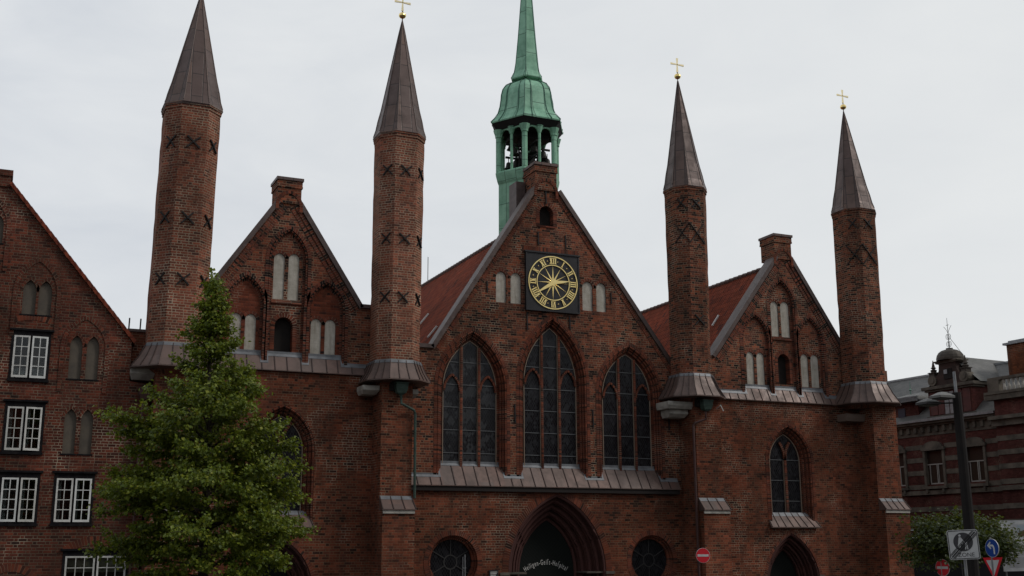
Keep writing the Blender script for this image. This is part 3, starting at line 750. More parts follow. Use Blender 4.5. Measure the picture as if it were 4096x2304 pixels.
for k, s in enumerate(NUM):
    a = k*math.pi/6; mb = MB()
    ws = {'I': .092, 'V': .15, 'X': .165}; tot_ = sum(ws[c] for c in s); x = -tot_/2
    def q(u, r): # local u along tangent, r radial
        return (kx+r*math.sin(a)+u*math.cos(a), yf, kz+r*math.cos(a)-u*math.sin(a))
    for c in s:
        w = ws[c]; m_ = x+w/2
        if c == 'I': mb.bar(q(m_, r0), q(m_, r1), .046, .025)
        elif c == 'V': mb.bar(q(m_-.045, r1), q(m_-.008, r0), .046, .025); mb.bar(q(m_+.05, r1), q(m_+.01, r0), .034, .028)
        else:
            mb.bar(q(m_-.055, r1), q(m_+.055, r0), .05, .025); mb.bar(q(m_+.055, r1), q(m_-.055, r0), .03, .028); mb.bar(q(m_-.06, (r0+r1)/2), q(m_+.06, (r0+r1)/2), .03, .03)
        for rr2 in (r0+.012, r1-.012): mb.bar(q(m_-w*.46, rr2), q(m_+w*.46, rr2), .022, .03)
        x += w
    mb.build('numeral', 'gold', CK)
for k in range(12):
    a = (k+.5)*math.pi/6; mb = MB(); rr2 = .98
    c0 = Vector(pol(rr2, a)); e = .045
    mb.face([c0+Vector((0, -.03, 0)), c0+Vector((-e, 0, 0)), c0+Vector((0, 0, -e))]); mb.face([c0+Vector((0, -.03, 0)), c0+Vector((0, 0, -e)), c0+Vector((e, 0, 0))])
    mb.face([c0+Vector((0, -.03, 0)), c0+Vector((e, 0, 0)), c0+Vector((0, 0, e))]); mb.face([c0+Vector((0, -.03, 0)), c0+Vector((0, 0, e)), c0+Vector((-e, 0, 0))])
    mb.build('dial_diamond', 'gold', CK)
def hand(name, ang, L, w, y):
    mb = MB(); d = Vector((math.sin(ang), 0, math.cos(ang))); n = Vector((d.z, 0, -d.x)); c0 = Vector((kx, y, kz))
    P = [c0-d*.14-n*w*.4, c0+d*.1-n*w*.45, c0+d*L*.5-n*w*.32, c0+d*L, c0+d*L*.5+n*w*.32, c0+d*.1+n*w*.45, c0-d*.14+n*w*.4]
    b = [p+Vector((0, .02, 0)) for p in P]; mb.face(P); mb.face(b[::-1])
    for i in range(len(P)): k = (i+1) % len(P); mb.face([P[i], P[k], b[k], b[i]])
    mb.build(name, 'gold', CK)
hand('hour_hand', rad(82), .84, .17, yf-.075); hand('minute_hand', rad(238), 1.06, .18, yf-.10)

# wing gables
def wing(label, out, C_, L_, R_, panC, panL, panR, door, pinn, rake, yfill, fillm, ledgeargs):
    mb = MB(); wall(mb, out, [a.pts() for a in (C_, L_, R_)], YG, YG+.6)
    G = mb.build('gable_wall', 'brick_upper', H, label=label)
    for a, pans, fm in ((C_, panC, 'brick_upper'), (L_, panL, fillm), (R_, panR, fillm)):
        mb = MB(); t, yb = opening(mb, a, YG, [(.09, .06), (.09, .09)])
        ring_band(mb, a, 0, -.13, YG, .02)
        o = mb.build('niche_moulding', 'brick_glazed', G)
        mb = MB(); mb.tube(P3(a.pts(.045), YG+.045), .045, 6, False); mb.build('niche_roll', 'brick_glazed', o, smooth=True)
        holes = [p.pts() for p in pans] + ([door.pts()] if a is C_ else [])
        mb = MB(); tri_fill(mb, [a.pts(t-.002)] + holes, yb, -1); mb.build('niche_wall', fm, G)
        blind(G, pans, yb, d=.06)
        if a is C_:
            hatch(G, door, yb, .32)
            zs = min(p.zb for p in pans); mb = MB(); mb.face([(a.x0+t, yb-.07, zs-.16), (a.x1-t, yb-.07, zs-.16), (a.x1-t, yb, zs-.02), (a.x0+t, yb, zs-.02)]); mb.face([(a.x0+t, yb, zs-.22), (a.x1-t, yb, zs-.22), (a.x1-t, yb-.07, zs-.16), (a.x0+t, yb-.07, zs-.16)]); mb.build('niche_sill', 'brick_arch', G)
    pinnacle(G, *pinn)
    (la, lb), (ra, rb_) = rake
    mb = MB(); coping(mb, la, lb, YG, YG+.62); coping(mb, ra, rb_, YG, YG+.62); mb.build('coping', CPM, G)
    mb = MB()
    for w0, w1, pr in ((.17, .30, .05), (.36, .49, .025)):
        rake_band(mb, [la, lb], w0, w1, YG, pr); rake_band(mb, [ra, rb_], w0, w1, YG, pr)
    mb.build('rake_course', 'brick_glazed', G)
    ledge(*ledgeargs)
    return G
CL = Arch(9.08, 10.66, 10.2, 14.55, 15.86); LL = Arch(7.47, 9.03, 10.2, 12.6, 13.82); RL = Arch(10.68, 12.25, 10.2, 12.6, 13.80)
dl = 44.35/44.45
def pan(x0, x1, zb, zt): x0 *= dl; x1 *= dl; return Arch(x0, x1, zb, zt-.24, zt)
GL = wing('left wing gable with three pairs of white blind niches, partly behind the linden', [(5.0, 9.9), (13.5, 9.9), (13.5, 12.85), (12.9, 12.85), (10.28, 16.95), (9.30, 16.95), (6.98, 13.45), (5.0, 13.45)], CL, LL, RL,
    [pan(9.33, 9.77, 12.97, 14.85), pan(9.92, 10.36, 12.97, 14.88)], [pan(7.71, 8.15, 10.83, 12.3), pan(8.30, 8.73, 10.83, 12.3)], [pan(10.91, 11.34, 10.83, 12.3), pan(11.49, 11.93, 10.83, 12.3)],
    Arch(9.44, 10.16, 10.86, 11.9, 12.2), (9.30, 10.26, YG-.08, YG+1.0, 16.9, 17.97, 9.8), [((6.95, 13.42), (9.33, 16.98)), ((10.25, 16.98), (12.93, 12.87))], 44.35, 'brick_fill',
    (4.6, 13.3, 44.02, 10.10, YG, 2.1, [(7.5, 9.0, 44.34), (9.12, 10.62, 44.34), (10.72, 12.22, 44.34)], .55, 'copper_ledge', YW, .0))
mb = MB(); mb.box(12.85, 13.45, YG-.1, YG+.5, 12.85, 13.0); mb.box(5.2, 7.05, YG-.1, YG+.5, 13.38, 13.52); mb.build('coping', CPM, GL)
CR = Arch(33.12, 34.62, 10.0, 14.65, 15.92); LR = Arch(31.47, 33.06, 10.0, 12.85, 14.08); RR = Arch(34.70, 36.22, 10.0, 12.95, 14.18)
GR = wing('right wing gable with three pairs of narrow white niches beside the street', [(28.6, 9.8), (38.6, 9.8), (38.6, 11.9), (38.0, 11.9), (34.6, 17.05), (33.6, 17.05), (29.8, 11.95), (28.6, 11.95)], CR, LR, RR,
    [pan(33.38, 33.82, 13.13, 14.86), pan(33.96, 34.46, 13.13, 14.88)], [pan(31.83, 32.26, 10.73, 12.3), pan(32.41, 32.85, 10.73, 12.3)], [pan(34.99, 35.43, 10.77, 12.38), pan(35.58, 36.05, 10.77, 12.38)],
    Arch(33.56, 34.24, 10.84, 11.95, 12.3), (33.56, 34.56, YG-.08, YG+1.0, 16.95, 18.2, 34.1), [((29.78, 11.92), (33.68, 17.08)), ((34.55, 17.08), (38.0, 11.92))], 44.35, 'brick_upper',
    (28.6, 38.2, 44.02, 9.97, YG, 2.1, [(31.5, 33.03, 44.34), (33.15, 34.6, 44.34), (34.73, 36.19, 44.34)], .48, 'copper_ledge', YW, .0))

# window sill hoods of the wings
def hood(x0, x1, xb0, xb1, y0, z0, y1, z1, seams=.42, stone=False, parent=None):
    mb = MB(); mb.face([(xb0, y0, z0), (xb1, y0, z0), (x1, y1, z1), (x0, y1, z1)]); mb.face([(xb0, y0, z0-.04), (xb1, y0, z0-.04), (xb1, y0, z0), (xb0, y0, z0)])
    mb.face([(xb0, y0, z0-.04), (xb0, y0, z0), (x0, y1, z1), (x0, y1, z0-.04)]); mb.face([(xb1, y0, z0), (xb1, y0, z0-.04), (x1, y1, z0-.04), (x1, y1, z1)])
    mb.face([(xb0, y0, z0-.04), (x0, y1, z0-.04), (x1, y1, z0-.04), (xb1, y0, z0-.04)])
    n = Vector((0, -(z1-z0), (y1-y0))).normalized(); mb.cur = 1; k = max(1, round((xb1-xb0)/seams))
    for i in range(k+1):
        f = min(.985, max(.015, i/k)); mb.bar((xb0+(xb1-xb0)*f, y0, z0), (x0+(x1-x0)*f, y1, z1), .028, .03, n)
    o = mb.build('copper_hood', ['copper_pink', SEAM], parent or H)
    ld = MB(); ld.face([(x0, y1-.13, z1-.13*(z1-z0)/(y1-y0)+.012), (x1, y1-.13, z1-.13*(z1-z0)/(y1-y0)+.012), (x1, y1-.004, z1+.02), (x0, y1-.004, z1+.02)]); ld.build('lead_flashing', 'lead', o)
    if stone:
        st = MB(); st.box(xb0+.05, xb1-.05, y0+.04, y1-.01, z0-.17, z0-.05); st.build('stone_course', 'stone', o)
    return o
hood(8.75, 11.05, 8.55, 11.22, YW-.22, 4.12, YW+.3, 4.72)
hood(32.5, 34.95, 32.42, 35.25, YW-.22, 4.18, YW+.3, 4.82)
# ------------------------------------------------------------------ towers, their piers and skirts
def octo(cx, cy, w, ratio=.49):
    """chamfered square of half-width w, first point left of the front face, going round counter-clockwise from above"""
    a = w*ratio
    return [(cx-a, cy-w), (cx+a, cy-w), (cx+w, cy-a), (cx+w, cy+a), (cx+a, cy+w), (cx-a, cy+w), (cx-w, cy+a), (cx-w, cy-a)]
def iron_cross(parent, face, u, z, w, h, y_in=0, thick=.045, straight=False):
    """X shaped anchor on a tower face given by two ground points"""
    (xa, ya), (xb, yb_) = face; d = Vector((xb-xa, yb_-ya, 0)); L = d.length; d.normalize(); n = Vector((d.y, -d.x, 0))
    c0 = Vector((xa, ya, z)) + d*(L*u) + n*.012
    mb = MB(); rnd = random.Random(int(z*100+xa*10))
    for s in (-1, 1):
        e = rnd.uniform(-.04, .04)
        a = c0 + d*(-w/2) + Vector((0, 0, -s*h/2)); b = c0 + d*(w/2+e) + Vector((0, 0, s*h/2)); m = c0 + Vector((0, 0, .02))
        for p, q in ((a, m), (m, b)): mb.bar(p, q, thick*(1 if straight else 1.2), .04 if s > 0 else .055, n)
    mb.bar(c0-d*.035, c0+d*.035, .08, .07, n)
    mb.build('wall_anchor', 'iron', parent)
YT = 43.6
def tower(label, x0, x1, xa, Wb, Wt, zb, zt, za, bm, anchors, skirt, cross=True, seed=1):
    rnd = random.Random(seed)
    mb = MB(); rings = []; zs = [zb]
    while zs[-1] < zt-.55: zs.append(zs[-1]+.45)
    zs += [zt-.22, zt-.22, zt-.10, zt-.10, zt]
    for i, z in enumerate(zs):
        q = (z-zb)/(zt-zb); cx = x0+(x1-x0)*q; w = (Wb+(Wt-Wb)*q)/2
        if i >= len(zs)-4: w += .025 if i < len(zs)-2 else .05
        rings.append([(px+rnd.uniform(-.014, .014), py+rnd.uniform(-.012, .012), z) for px, py in octo(cx, YT, w)])
    per = [0]
    for i in range(8): per.append(per[-1] + (Vector(rings[0][(i+1) % 8])-Vector(rings[0][i])).length)
    for A, B in zip(rings, rings[1:]):
        for i in range(8):
            k = (i+1) % 8; mb.face([A[i], A[k], B[k], B[i]], [(per[i], A[i][2]), (per[i+1], A[k][2]), (per[i+1], B[k][2]), (per[i], B[i][2])])
    T = mb.build('tower', bm, H, label=label)
    # spire: flared foot, eight folds, edge rolls
    mb = MB(); Rt = Wt/2; prof = [(1.085, -.02), (1.06, .06), (.97, .36), (.90, .75), (.78, 1.25)]
    hz = za-zt
    while prof[-1][1] < hz-.01:
        z = min(hz, prof[-1][1]+.6); prof.append((.78*(hz-z)/(hz-1.25)+.012*(z-1.25)/(hz-1.25), z))
    def sp(f, z):
        q = z/hz; cx = x1+(xa-x1)*q; return [(a, b, zt+z) for a, b in octo(cx, YT, Rt*f, .44)]
    R_ = [sp(f, z) for f, z in prof]; vv = 0
    for A, B in zip(R_, R_[1:]):
        for i in range(8):
            k = (i+1) % 8; la = (Vector(A[k])-Vector(A[i])).length/2; lb = (Vector(B[k])-Vector(B[i])).length/2; u0 = i*3.87+.215
            mb.face([A[i], A[k], B[k], B[i]], [(u0-la, A[i][2]), (u0+la, A[k][2]), (u0+lb, B[k][2]), (u0-lb, B[i][2])])
    mb.face(R_[0][::-1])
    S = mb.build('spire', 'copper_brown', T)
    mb = MB()
    for i in range(8): mb.tube([r[i] for r in R_[1:]], [.022]*(len(R_)-2)+[.008], 5)
    mb.build('edge_roll', SEAM, S, smooth=True)
    mb = MB(); e0 = [(a, b, zt-.12) for a, b in octo(x1, YT, Rt*1.035)]; e1 = [(a, b, zt-.02) for a, b in octo(x1, YT, Rt*1.06)]
    mb.loft(e0, e1, True); mb.build('eaves_moulding', 'copper_brown', S)
    # gilded ball and cross
    mb = MB(); mb.tube([(xa, YT, za-.15), (xa, YT, za+.75)], .022, 6); mb.build('finial_rod', 'iron', T)
    mb = MB(); zc = za+.21; mb.revolve([(.001, zc-.14)] + [(.16*math.cos(a), zc+.14*math.sin(a)) for a in [rad(-75+15*i) for i in range(11)]] + [(.001, zc+.14)], xa, YT, 16); mb.build('gilded_ball', 'gold', T, smooth=True)
    if cross:
        mb = MB(); z0 = za+.42; z1 = za+1.14; zm = za+.82
        def arm(p, q):
            p, q = Vector(p), Vector(q); d = (q-p).normalized(); n = Vector((d.z, 0, -d.x)); 
            P = [p-n*.022, p+n*.022, q+n*.055, q-n*.045]; f = [v+Vector((0, -.02, 0)) for v in P]; g = [v+Vector((0, .02, 0)) for v in P]
            mb.face(f); mb.face(g[::-1])
            for i in range(4): k = (i+1) % 4; mb.face([f[i], f[k], g[k], g[i]])
        c = (xa, YT, zm)
        arm(c, (xa, YT, z0)); arm(c, (xa, YT, z1)); arm(c, (xa-.36, YT, zm)); arm(c, (xa+.36, YT, zm))
        mb.build('gilded_cross', 'gold_pale', T)
    # anchors
    for z, fi, w, h, st in anchors:
        q = (z-zb)/(zt-zb); cx = x0+(x1-x0)*q; o8 = octo(cx, YT, (Wb+(Wt-Wb)*q)/2)
        f = {'F': (o8[0], o8[1]), 'L': (o8[7], o8[0]), 'R': (o8[1], o8[2])}[fi]
        iron_cross(T, f, .5, z, w, h, straight=st, thick=.035 if st else .045)
    # skirt roof at the foot
    w0, w1, zs0, zs1 = skirt
    mb = MB(); B0 = [(a, b, zs0) for a, b in octo(x0, YT, w0, .46)]; B1 = [(a, b, zs1) for a, b in octo(x0, YT, w1+.02)]
    Bm = [(a, b, zs0+(zs1-zs0)*.42) for a, b in octo(x0, YT, w1+(w0-w1)*.50)]
    mb.loft(B0, Bm, True); mb.loft(Bm, B1, True)
    Bd = [(a, b, zs0-.05) for a, b in octo(x0, YT, w0, .46)]; mb.loft(Bd, B0, True); mb.face(Bd[::-1])
    mb.cur = 1
    for i in range(8):
        k = (i+1) % 8
        for f in (0, .34, .67):
            L_ = lambda A: Vector(A[i]).lerp(Vector(A[k]), f)
            n = (Vector(B0[k])-Vector(B0[i])).cross(L_(Bm)-L_(B0)).normalized()
            for A, B in ((B0, Bm), (Bm, B1)): mb.bar(L_(A), L_(A).lerp(L_(B), .97), .028, .03, n)
    K = mb.build('skirt_roof', ['copper_pink', SEAM], T)
    mb = MB(); t0 = [(a, b, zs1-.10) for a, b in octo(x0, YT, w1+.075)]; t1 = [(a, b, zs1+.03) for a, b in octo(x0, YT, w1+.03)]; mb.loft(t0, t1, True); mb.build('lead_flashing', 'lead', K)
    return T
X_ = lambda zs, fs, s=.5: [(z, f, s*(.92 if f == 'F' else .8), s*.9, False) for z in zs for f in fs]
TL = []
TL.append(tower('outer left tower, thickest, its spire cut by the picture edge', 5.57, 5.70, 5.80, 2.06, 2.06, 10.3, 20.0, 25.1, 'brick_tower', X_((18.4, 15.4, 13.05), 'LFR'), (1.54, 1.02, 9.78, 10.65), cross=True, seed=3))
TL.append(tower('inner left tower, its gilded cross at the top edge', 14.17, 14.21, 14.24, 1.80, 1.90, 10.2, 20.1, 25.52, 'brick_tower', X_((18.42, 15.52, 13.1), 'LFR', .48), (1.33, .94, 9.78, 10.55), seed=5))
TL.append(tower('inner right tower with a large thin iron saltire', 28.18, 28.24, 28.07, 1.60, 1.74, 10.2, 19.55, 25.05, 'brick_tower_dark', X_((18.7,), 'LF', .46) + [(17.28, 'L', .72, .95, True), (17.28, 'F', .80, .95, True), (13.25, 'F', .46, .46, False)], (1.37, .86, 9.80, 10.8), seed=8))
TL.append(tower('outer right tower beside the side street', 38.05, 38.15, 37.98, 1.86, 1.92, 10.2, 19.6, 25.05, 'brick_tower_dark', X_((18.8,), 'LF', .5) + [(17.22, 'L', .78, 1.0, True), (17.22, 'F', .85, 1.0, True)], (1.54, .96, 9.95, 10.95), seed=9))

def pier(x0, x1, yf, zt, yl, zh, label=None, seed=1):
    mb = MB()
    mb.box(x0, x1, yf, 44.3, zh-.22, zt)                       # upper stage
    mb.box(x0, x1+.02, yl, 44.3, 0, zh-.22)                      # deeper lower stage
    B = mb.build('buttress', 'brick_lower', H, label=label)
    hood(x0-.02, x1+.02, x0-.04, x1+.06, yl-.1, zh-.22, yf, zh+.27, .42, True, B)
    return B
PR = [pier(4.9, 6.3, 43.0, 9.75, 42.6, 5.0, 'buttress under the outer left tower, behind the linden'),
      pier(13.48, 14.76, 43.0, 9.78, 42.62, 5.0, 'buttress between left wing and centre'),
      pier(27.92, 29.24, 43.0, 9.8, 42.62, 5.1, 'buttress between centre and right wing'),
      pier(37.9, 39.32, 43.0, 9.95, 42.62, 5.2, 'corner buttress beside the street')]
# brick corbelling that carries the octagon over the pier, with pale stone blocks
for B, x0, w0, z in ((PR[0], 5.57, 1.45, 9.72), (PR[1], 14.17, 1.16, 9.72), (PR[2], 28.18, 1.2, 9.74), (PR[3], 38.05, 1.3, 9.9)):
    mb = MB(); t = [(a, b, z+.02) for a, b in octo(x0, YT+.25, w0*.72, .5)]; l = [(a, b, z-.16) for a, b in octo(x0, YT+.3, w0*.62, .5)]
    mb.loft(l, t, True); mb.face(l[::-1]); mb.build('corbel', 'brick_lower', B)
def block(B, x0, x1, y0, y1, z0, z1, taper=.25, m='stone'):
    mb = MB(); h = z1-z0
    top = [(x0, y0, z1), (x1, y0, z1), (x1, y1, z1), (x0, y1, z1)]; mid = [(x0, y0, z0+h*.45), (x1, y0, z0+h*.45), (x1, y1, z0+h*.45), (x0, y1, z0+h*.45)]
    bot = [(x0+taper*.3, y0+taper, z0), (x1-taper*.2, y0+taper, z0), (x1-taper*.2, y1, z0), (x0+taper*.3, y1, z0)]
    mb.loft(bot, mid, True); mb.loft(mid, top, True); mb.face(bot[::-1]); mb.face(top); mb.build('corbel_stone', m, B)
block(PR[0], 4.05, 4.90, 43.2, 44.1, 9.35, 9.80)
block(PR[1], 12.78, 13.46, 43.25, 44.1, 9.25, 9.58); block(PR[1], 14.80, 15.10, 43.3, 44.1, 9.2, 9.52)
block(PR[2], 26.66, 28.1, 43.15, 44.2, 9.27, 9.58, .1); block(PR[2], 26.9, 27.85, 43.45, 44.2, 8.92, 9.26, .22)
block(PR[3], 36.75, 37.88, 43.5, 44.2, 9.14, 9.48, .05, mat('dull rendered block', (.15, .11, .09), .9))
# rain hoppers and pipes
def hopper(x, y, z, pipe, m='green_metal', pm='green_metal', s=1.0, label=None):
    mb = MB(); w = .24*s
    def rg(k, zz): return [(x-w*k, y-w*k*.8, zz), (x+w*k, y-w*k*.8, zz), (x+w*k, y+w*k*.8, zz), (x-w*k, y+w*k*.8, zz)]
    R_ = [rg(1.12, z), rg(1.12, z-.06), rg(1.0, z-.07), rg(.98, z-.25), rg(.72, z-.42), rg(.3, z-.5)]
    for a, b in zip(R_, R_[1:]): mb.loft(b, a, True)
    mb.face(R_[0]); o = mb.build('rain_hopper', m, H, label=label)
    mb = MB(); mb.tube(pipe, .055, 8); mb.build('downpipe', pm, o, smooth=True)
    return o
hopper(14.17, 42.72, 9.68, [(14.17, 42.72, 9.22), (14.2, 42.72, 8.85), (14.78, 42.86, 8.62), (14.84, 42.9, 8.5), (14.86, 42.9, 5.2)], label='green hopper of the inner left tower')
hopper(28.32, 42.70, 9.64, [(28.3, 42.7, 9.18), (28.28, 42.72, 8.8), (27.80, 42.86, 8.62), (27.74, 42.9, 8.5), (27.74, 42.9, 0)], pm='pipe_red', label='dark green hopper of the inner right tower')
hopper(4.58, 43.25, 9.05, [(4.56, 43.25, 8.6), (4.52, 43.25, 8.2), (4.5, 43.3, 0)], m='pipe_red', pm='pipe_red', s=.8, label='brown hopper beside the gabled house')
for B, x, z in ((PR[1], 13.98, 9.56), (PR[2], 28.12, 9.56)):
    mb = MB(); a = Arch(x-.2, x+.2, z-.2, z-.02, z+.2); mb.prism(a.pts(), 42.8, 43.02); mb.build('spout_recess', 'dark', B)
mb = MB(); mb.tube([(28.98, 42.9, 9.30), (28.98, 42.55, 9.42), (29.15, 42.6, 9.18)], .022, 6); mb.build('white_bracket', 'white_paint', PR[2])

# ------------------------------------------------------------------ roofs
def roof(xr, zr, xl, zl, xrr, zrr, y0, y1, label):
    mb = MB()
    mb.face([(xl, y0, zl), (xr, y0, zr), (xr, y1, zr), (xl, y1, zl)]); mb.face([(xr, y0, zr), (xrr, y0, zrr), (xrr, y1, zrr), (xr, y1, zr)])
    mb.face([(xl, y0, zl), (xrr, y0, zrr), (xr, y0, zr)]); mb.face([(xl, y1, zl), (xr, y1, zr), (xrr, y1, zrr)])
    R_ = mb.build('roof', 'tiles', H, label=label)
    mb = MB(); y = y0
    while y < y1: mb.tube([(xr, y, zr+.02), (xr, min(y+.38, y1), zr+.05)], .10, 6); y += .4
    mb.build('ridge_tile', mat('grey ridge tiles', (.12, .085, .075), .8), R_)
    return R_
RC = roof(21.5, 18.05, 14.9, 9.8, 28.1, 9.8, 44.9, 78, 'central red tiled roof behind the clock gable')
roof(9.8, 16.35, 5.0, 9.8, 14.6, 9.8, 44.85, 78, 'left wing tiled roof')
RR_ = roof(33.9, 16.75, 28.7, 9.6, 39.0, 9.6, 44.85, 78, 'right wing red tiled roof')
mb = MB(); mb.tube([(21.5, 60.3, 17.9), (21.5, 60.3, 19.6)], .02, 5); mb.build('lightning_rod', 'iron', RC)
def rooflight(R_, x, y, xr, zr, xl, zl):
    z = zl+(zr-zl)*(x-xl)/(xr-xl); mb = MB(); n = Vector((-(zr-zl), 0, xr-xl)).normalized(); d = Vector((xr-xl, 0, zr-zl)).normalized()
    mb.bar(Vector((x, y, z))+n*.02, Vector((x, y, z))+d*.7+n*.02, .07, .07, n); mb.build('roof_hook', 'white_paint', R_)
for x, y in ((17.0, 47.5), (16.3, 49.5), (18.2, 52)): rooflight(RC, x, y, 21.5, 18.05, 14.9, 9.8)
for x, y in ((31.9, 47.2), (30.6, 50.5)): rooflight(RR_, x, y, 33.9, 16.75, 28.7, 9.6)
mb = MB(); mb.tube([(4.12, 46, 10.6), (4.14, 46, 12.1)], .03, 5); mb.tube([(4.54, 46, 10.6), (4.56, 46, 12.1)], .03, 5); mb.build('snow_rod', 'iron', H)
mb = MB(); mb.box(3.9, 5.2, 43.9, 46, 9.0, 11.2); mb.build('link_wall', 'brick_lower', H); 
mb = MB(); mb.box(3.9, 5.0, 43.85, 46.1, 11.2, 11.3); mb.build('link_coping', CPM, H)

# ------------------------------------------------------------------ green bell turret
TX, TY = 21.6, 46.75
def hexa(r, z, n=6): return [(TX+r*math.cos(rad(-120+60*k)), TY+r*math.sin(rad(-120+60*k)), z) for k in range(n)]
mb = MB()
def hexloft(prof, uvs=3.1):
    for (ra, za), (rb, zb) in zip(prof, prof[1:]):
        A, B = hexa(ra, za), hexa(rb, zb)
        for i in range(6):
            k = (i+1) % 6; u0 = i*uvs+.31
            mb.face([A[i], A[k], B[k], B[i]], [(u0-ra/2, za*1.0+abs(ra)*.6), (u0+ra/2, za+abs(ra)*.6), (u0+rb/2, zb+abs(rb)*.6), (u0-rb/2, zb+abs(rb)*.6)])
hexloft([(1.50, 14.5), (1.50, 19.75), (1.56, 19.85), (1.64, 20.15), (1.66, 20.28), (1.60, 20.36), (.9, 20.42)])
BT = mb.build('bell_turret', 'verdigris', H, label='green copper bell turret behind the clock gable')
mb = MB()
hexloft([(1.86, 22.72), (1.88, 22.78), (1.70, 22.98), (1.52, 23.25), (1.42, 23.6), (1.37, 23.95), (1.35, 24.2), (1.27, 24.5), (1.10, 24.75), (.86, 24.9), (.66, 24.97), (.60, 25.05), (.60, 25.12)])
mb.cur = 1; prof = [(1.86, 22.74), (1.88, 22.80), (1.70, 23.0), (1.52, 23.27), (1.42, 23.62), (1.37, 23.97), (1.35, 24.22), (1.27, 24.52), (1.10, 24.77), (.86, 24.92), (.66, 24.99)]
for i in range(6):
    for f in (0, .24, .76):
        pts = []
        for r, z in prof:
            A = hexa(r+.01, z); pts.append(Vector(A[i]).lerp(Vector(A[(i+1) % 6]), f))
        mb.tube(pts, .022, 5)
GSEAM = mat('dark green seam', (.06, .15, .11), .6)
CAP = mb.build('bell_cap', ['verdigris', GSEAM], BT)
mb = MB(); hexloft([(.60, 25.08), (.83, 25.10), (.85, 25.16), (.68, 25.5), (.60, 25.95), (.46, 27.4), (.30, 29.4), (.14, 31.4), (.03, 32.8)]); SPG = mb.build('spire', 'verdigris', BT)
mb = MB()
for i in range(6): mb.tube([hexa(r, z)[i] for r, z in [(.85, 25.16), (.68, 25.5), (.60, 25.95), (.46, 27.4), (.30, 29.4), (.14, 31.4), (.03, 32.8)]], .018, 5)
mb.build('edge_roll', GSEAM, SPG)
# lantern: dark soffit, valance, arcade columns
mb = MB()
A, B, Cc = hexa(1.84, 22.72), hexa(1.60, 22.42), hexa(1.30, 22.42)
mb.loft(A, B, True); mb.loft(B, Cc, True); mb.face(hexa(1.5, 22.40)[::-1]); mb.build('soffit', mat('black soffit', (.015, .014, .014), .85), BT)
for i in range(6):
    a, b = Vector(hexa(1.50, 20.35)[i]), Vector(hexa(1.50, 20.35)[(i+1) % 6]); d = (b-a).normalized(); n = Vector((d.y, -d.x, 0))
    mb = MB(); mb.tube([a, a+Vector((0, 0, 1.75))], .13, 10); mb.tube([a+Vector((0, 0, 1.70)), a+Vector((0, 0, 1.78)), a+Vector((0, 0, 2.05))], [.17, .17, .26], 8); mb.build('corner_column', 'verdigris', BT)
    m = a.lerp(b, .5)
    mb = MB(); mb.tube([m, m+Vector((0, 0, 1.80))], .072, 8); mb.tube([m+Vector((0, 0, 1.75)), m+Vector((0, 0, 2.08))], [.09, .20], 8); mb.build('arcade_column', 'verdigris', BT)
    # two round arches of the arcade
    mb = MB(); L = (b-a).length
    for (s0, s1) in ((.13, L/2-.06), (L/2+.06, L-.13)):
        r = (s1-s0)/2; c0 = (s0+s1)/2; top = 2.13
        pts = [(c0-r*math.cos(math.pi*k/10), 1.72+min(.36, r)*math.sin(math.pi*k/10)) for k in range(11)]
        W3 = lambda u, z, o: a+d*u+Vector((0, 0, z))+n*o
        lo = [W3(u, z, .03) for u, z in pts]; hi = [W3(u, top, .03) for u, z in pts]; lb = [W3(u, z, -.05) for u, z in pts]
        mb.loft(lo, hi); mb.loft(lb, lo)
    mb.build('arcade_arch', 'verdigris', BT)
def bell(x, y, z, s):
    mb = MB(); mb.revolve([(.001, z), (.09*s, z), (.15*s, z-.06*s), (.18*s, z-.22*s), (.22*s, z-.36*s), (.30*s, z-.46*s), (.27*s, z-.46*s), (.15*s, z-.3*s)], x, y, 12)
    mb.tube([(x, y, z), (x, y, z+.25)], .02, 5); mb.build('bell', 'bronze', BT, smooth=True)
for x, y, z, s in ((-.85, -.35, 21.55, .8), (-.45, .3, 21.2, 1.0), (.1, -.5, 21.75, .9), (.15, .2, 21.15, 1.5), (.65, -.3, 21.6, .9), (.85, .2, 21.1, 1.2), (-.75, .2, 22.0, .8), (.5, .55, 21.9, .8), (-.2, -.1, 22.05, .9), (-.95, .1, 20.95, .7), (.75, -.55, 21.15, .8)):
    bell(TX+x, TY+y, z, s)
mb = MB()
for z in (21.75, 21.1): mb.box(TX-1.15, TX+1.15, TY-.06, TY+.02, z, z+.09); mb.box(TX-.06, TX+.03, TY-1.1, TY+1.1, z, z+.08)
mb.box(TX-.35, TX+.3, TY-.2, TY+.3, 20.9, 21.45); mb.tube([(TX-.5, TY-.1, 20.4), (TX-.5, TY-.1, 22.4)], .05, 6); mb.tube([(TX+.55, TY+.1, 20.4), (TX+.55, TY+.1, 22.4)], .05, 6); mb.box(TX-.9, TX+.9, TY-.5, TY+.5, 22.1, 22.4)
mb.build('bell_frame', 'iron', BT)
# brick stack between turret and gable
mb = MB(); mb.box(20.3, 20.75, 45.2, 46.0, 17.2, 19.5); mb.build('flashing_box', CPM, BT)

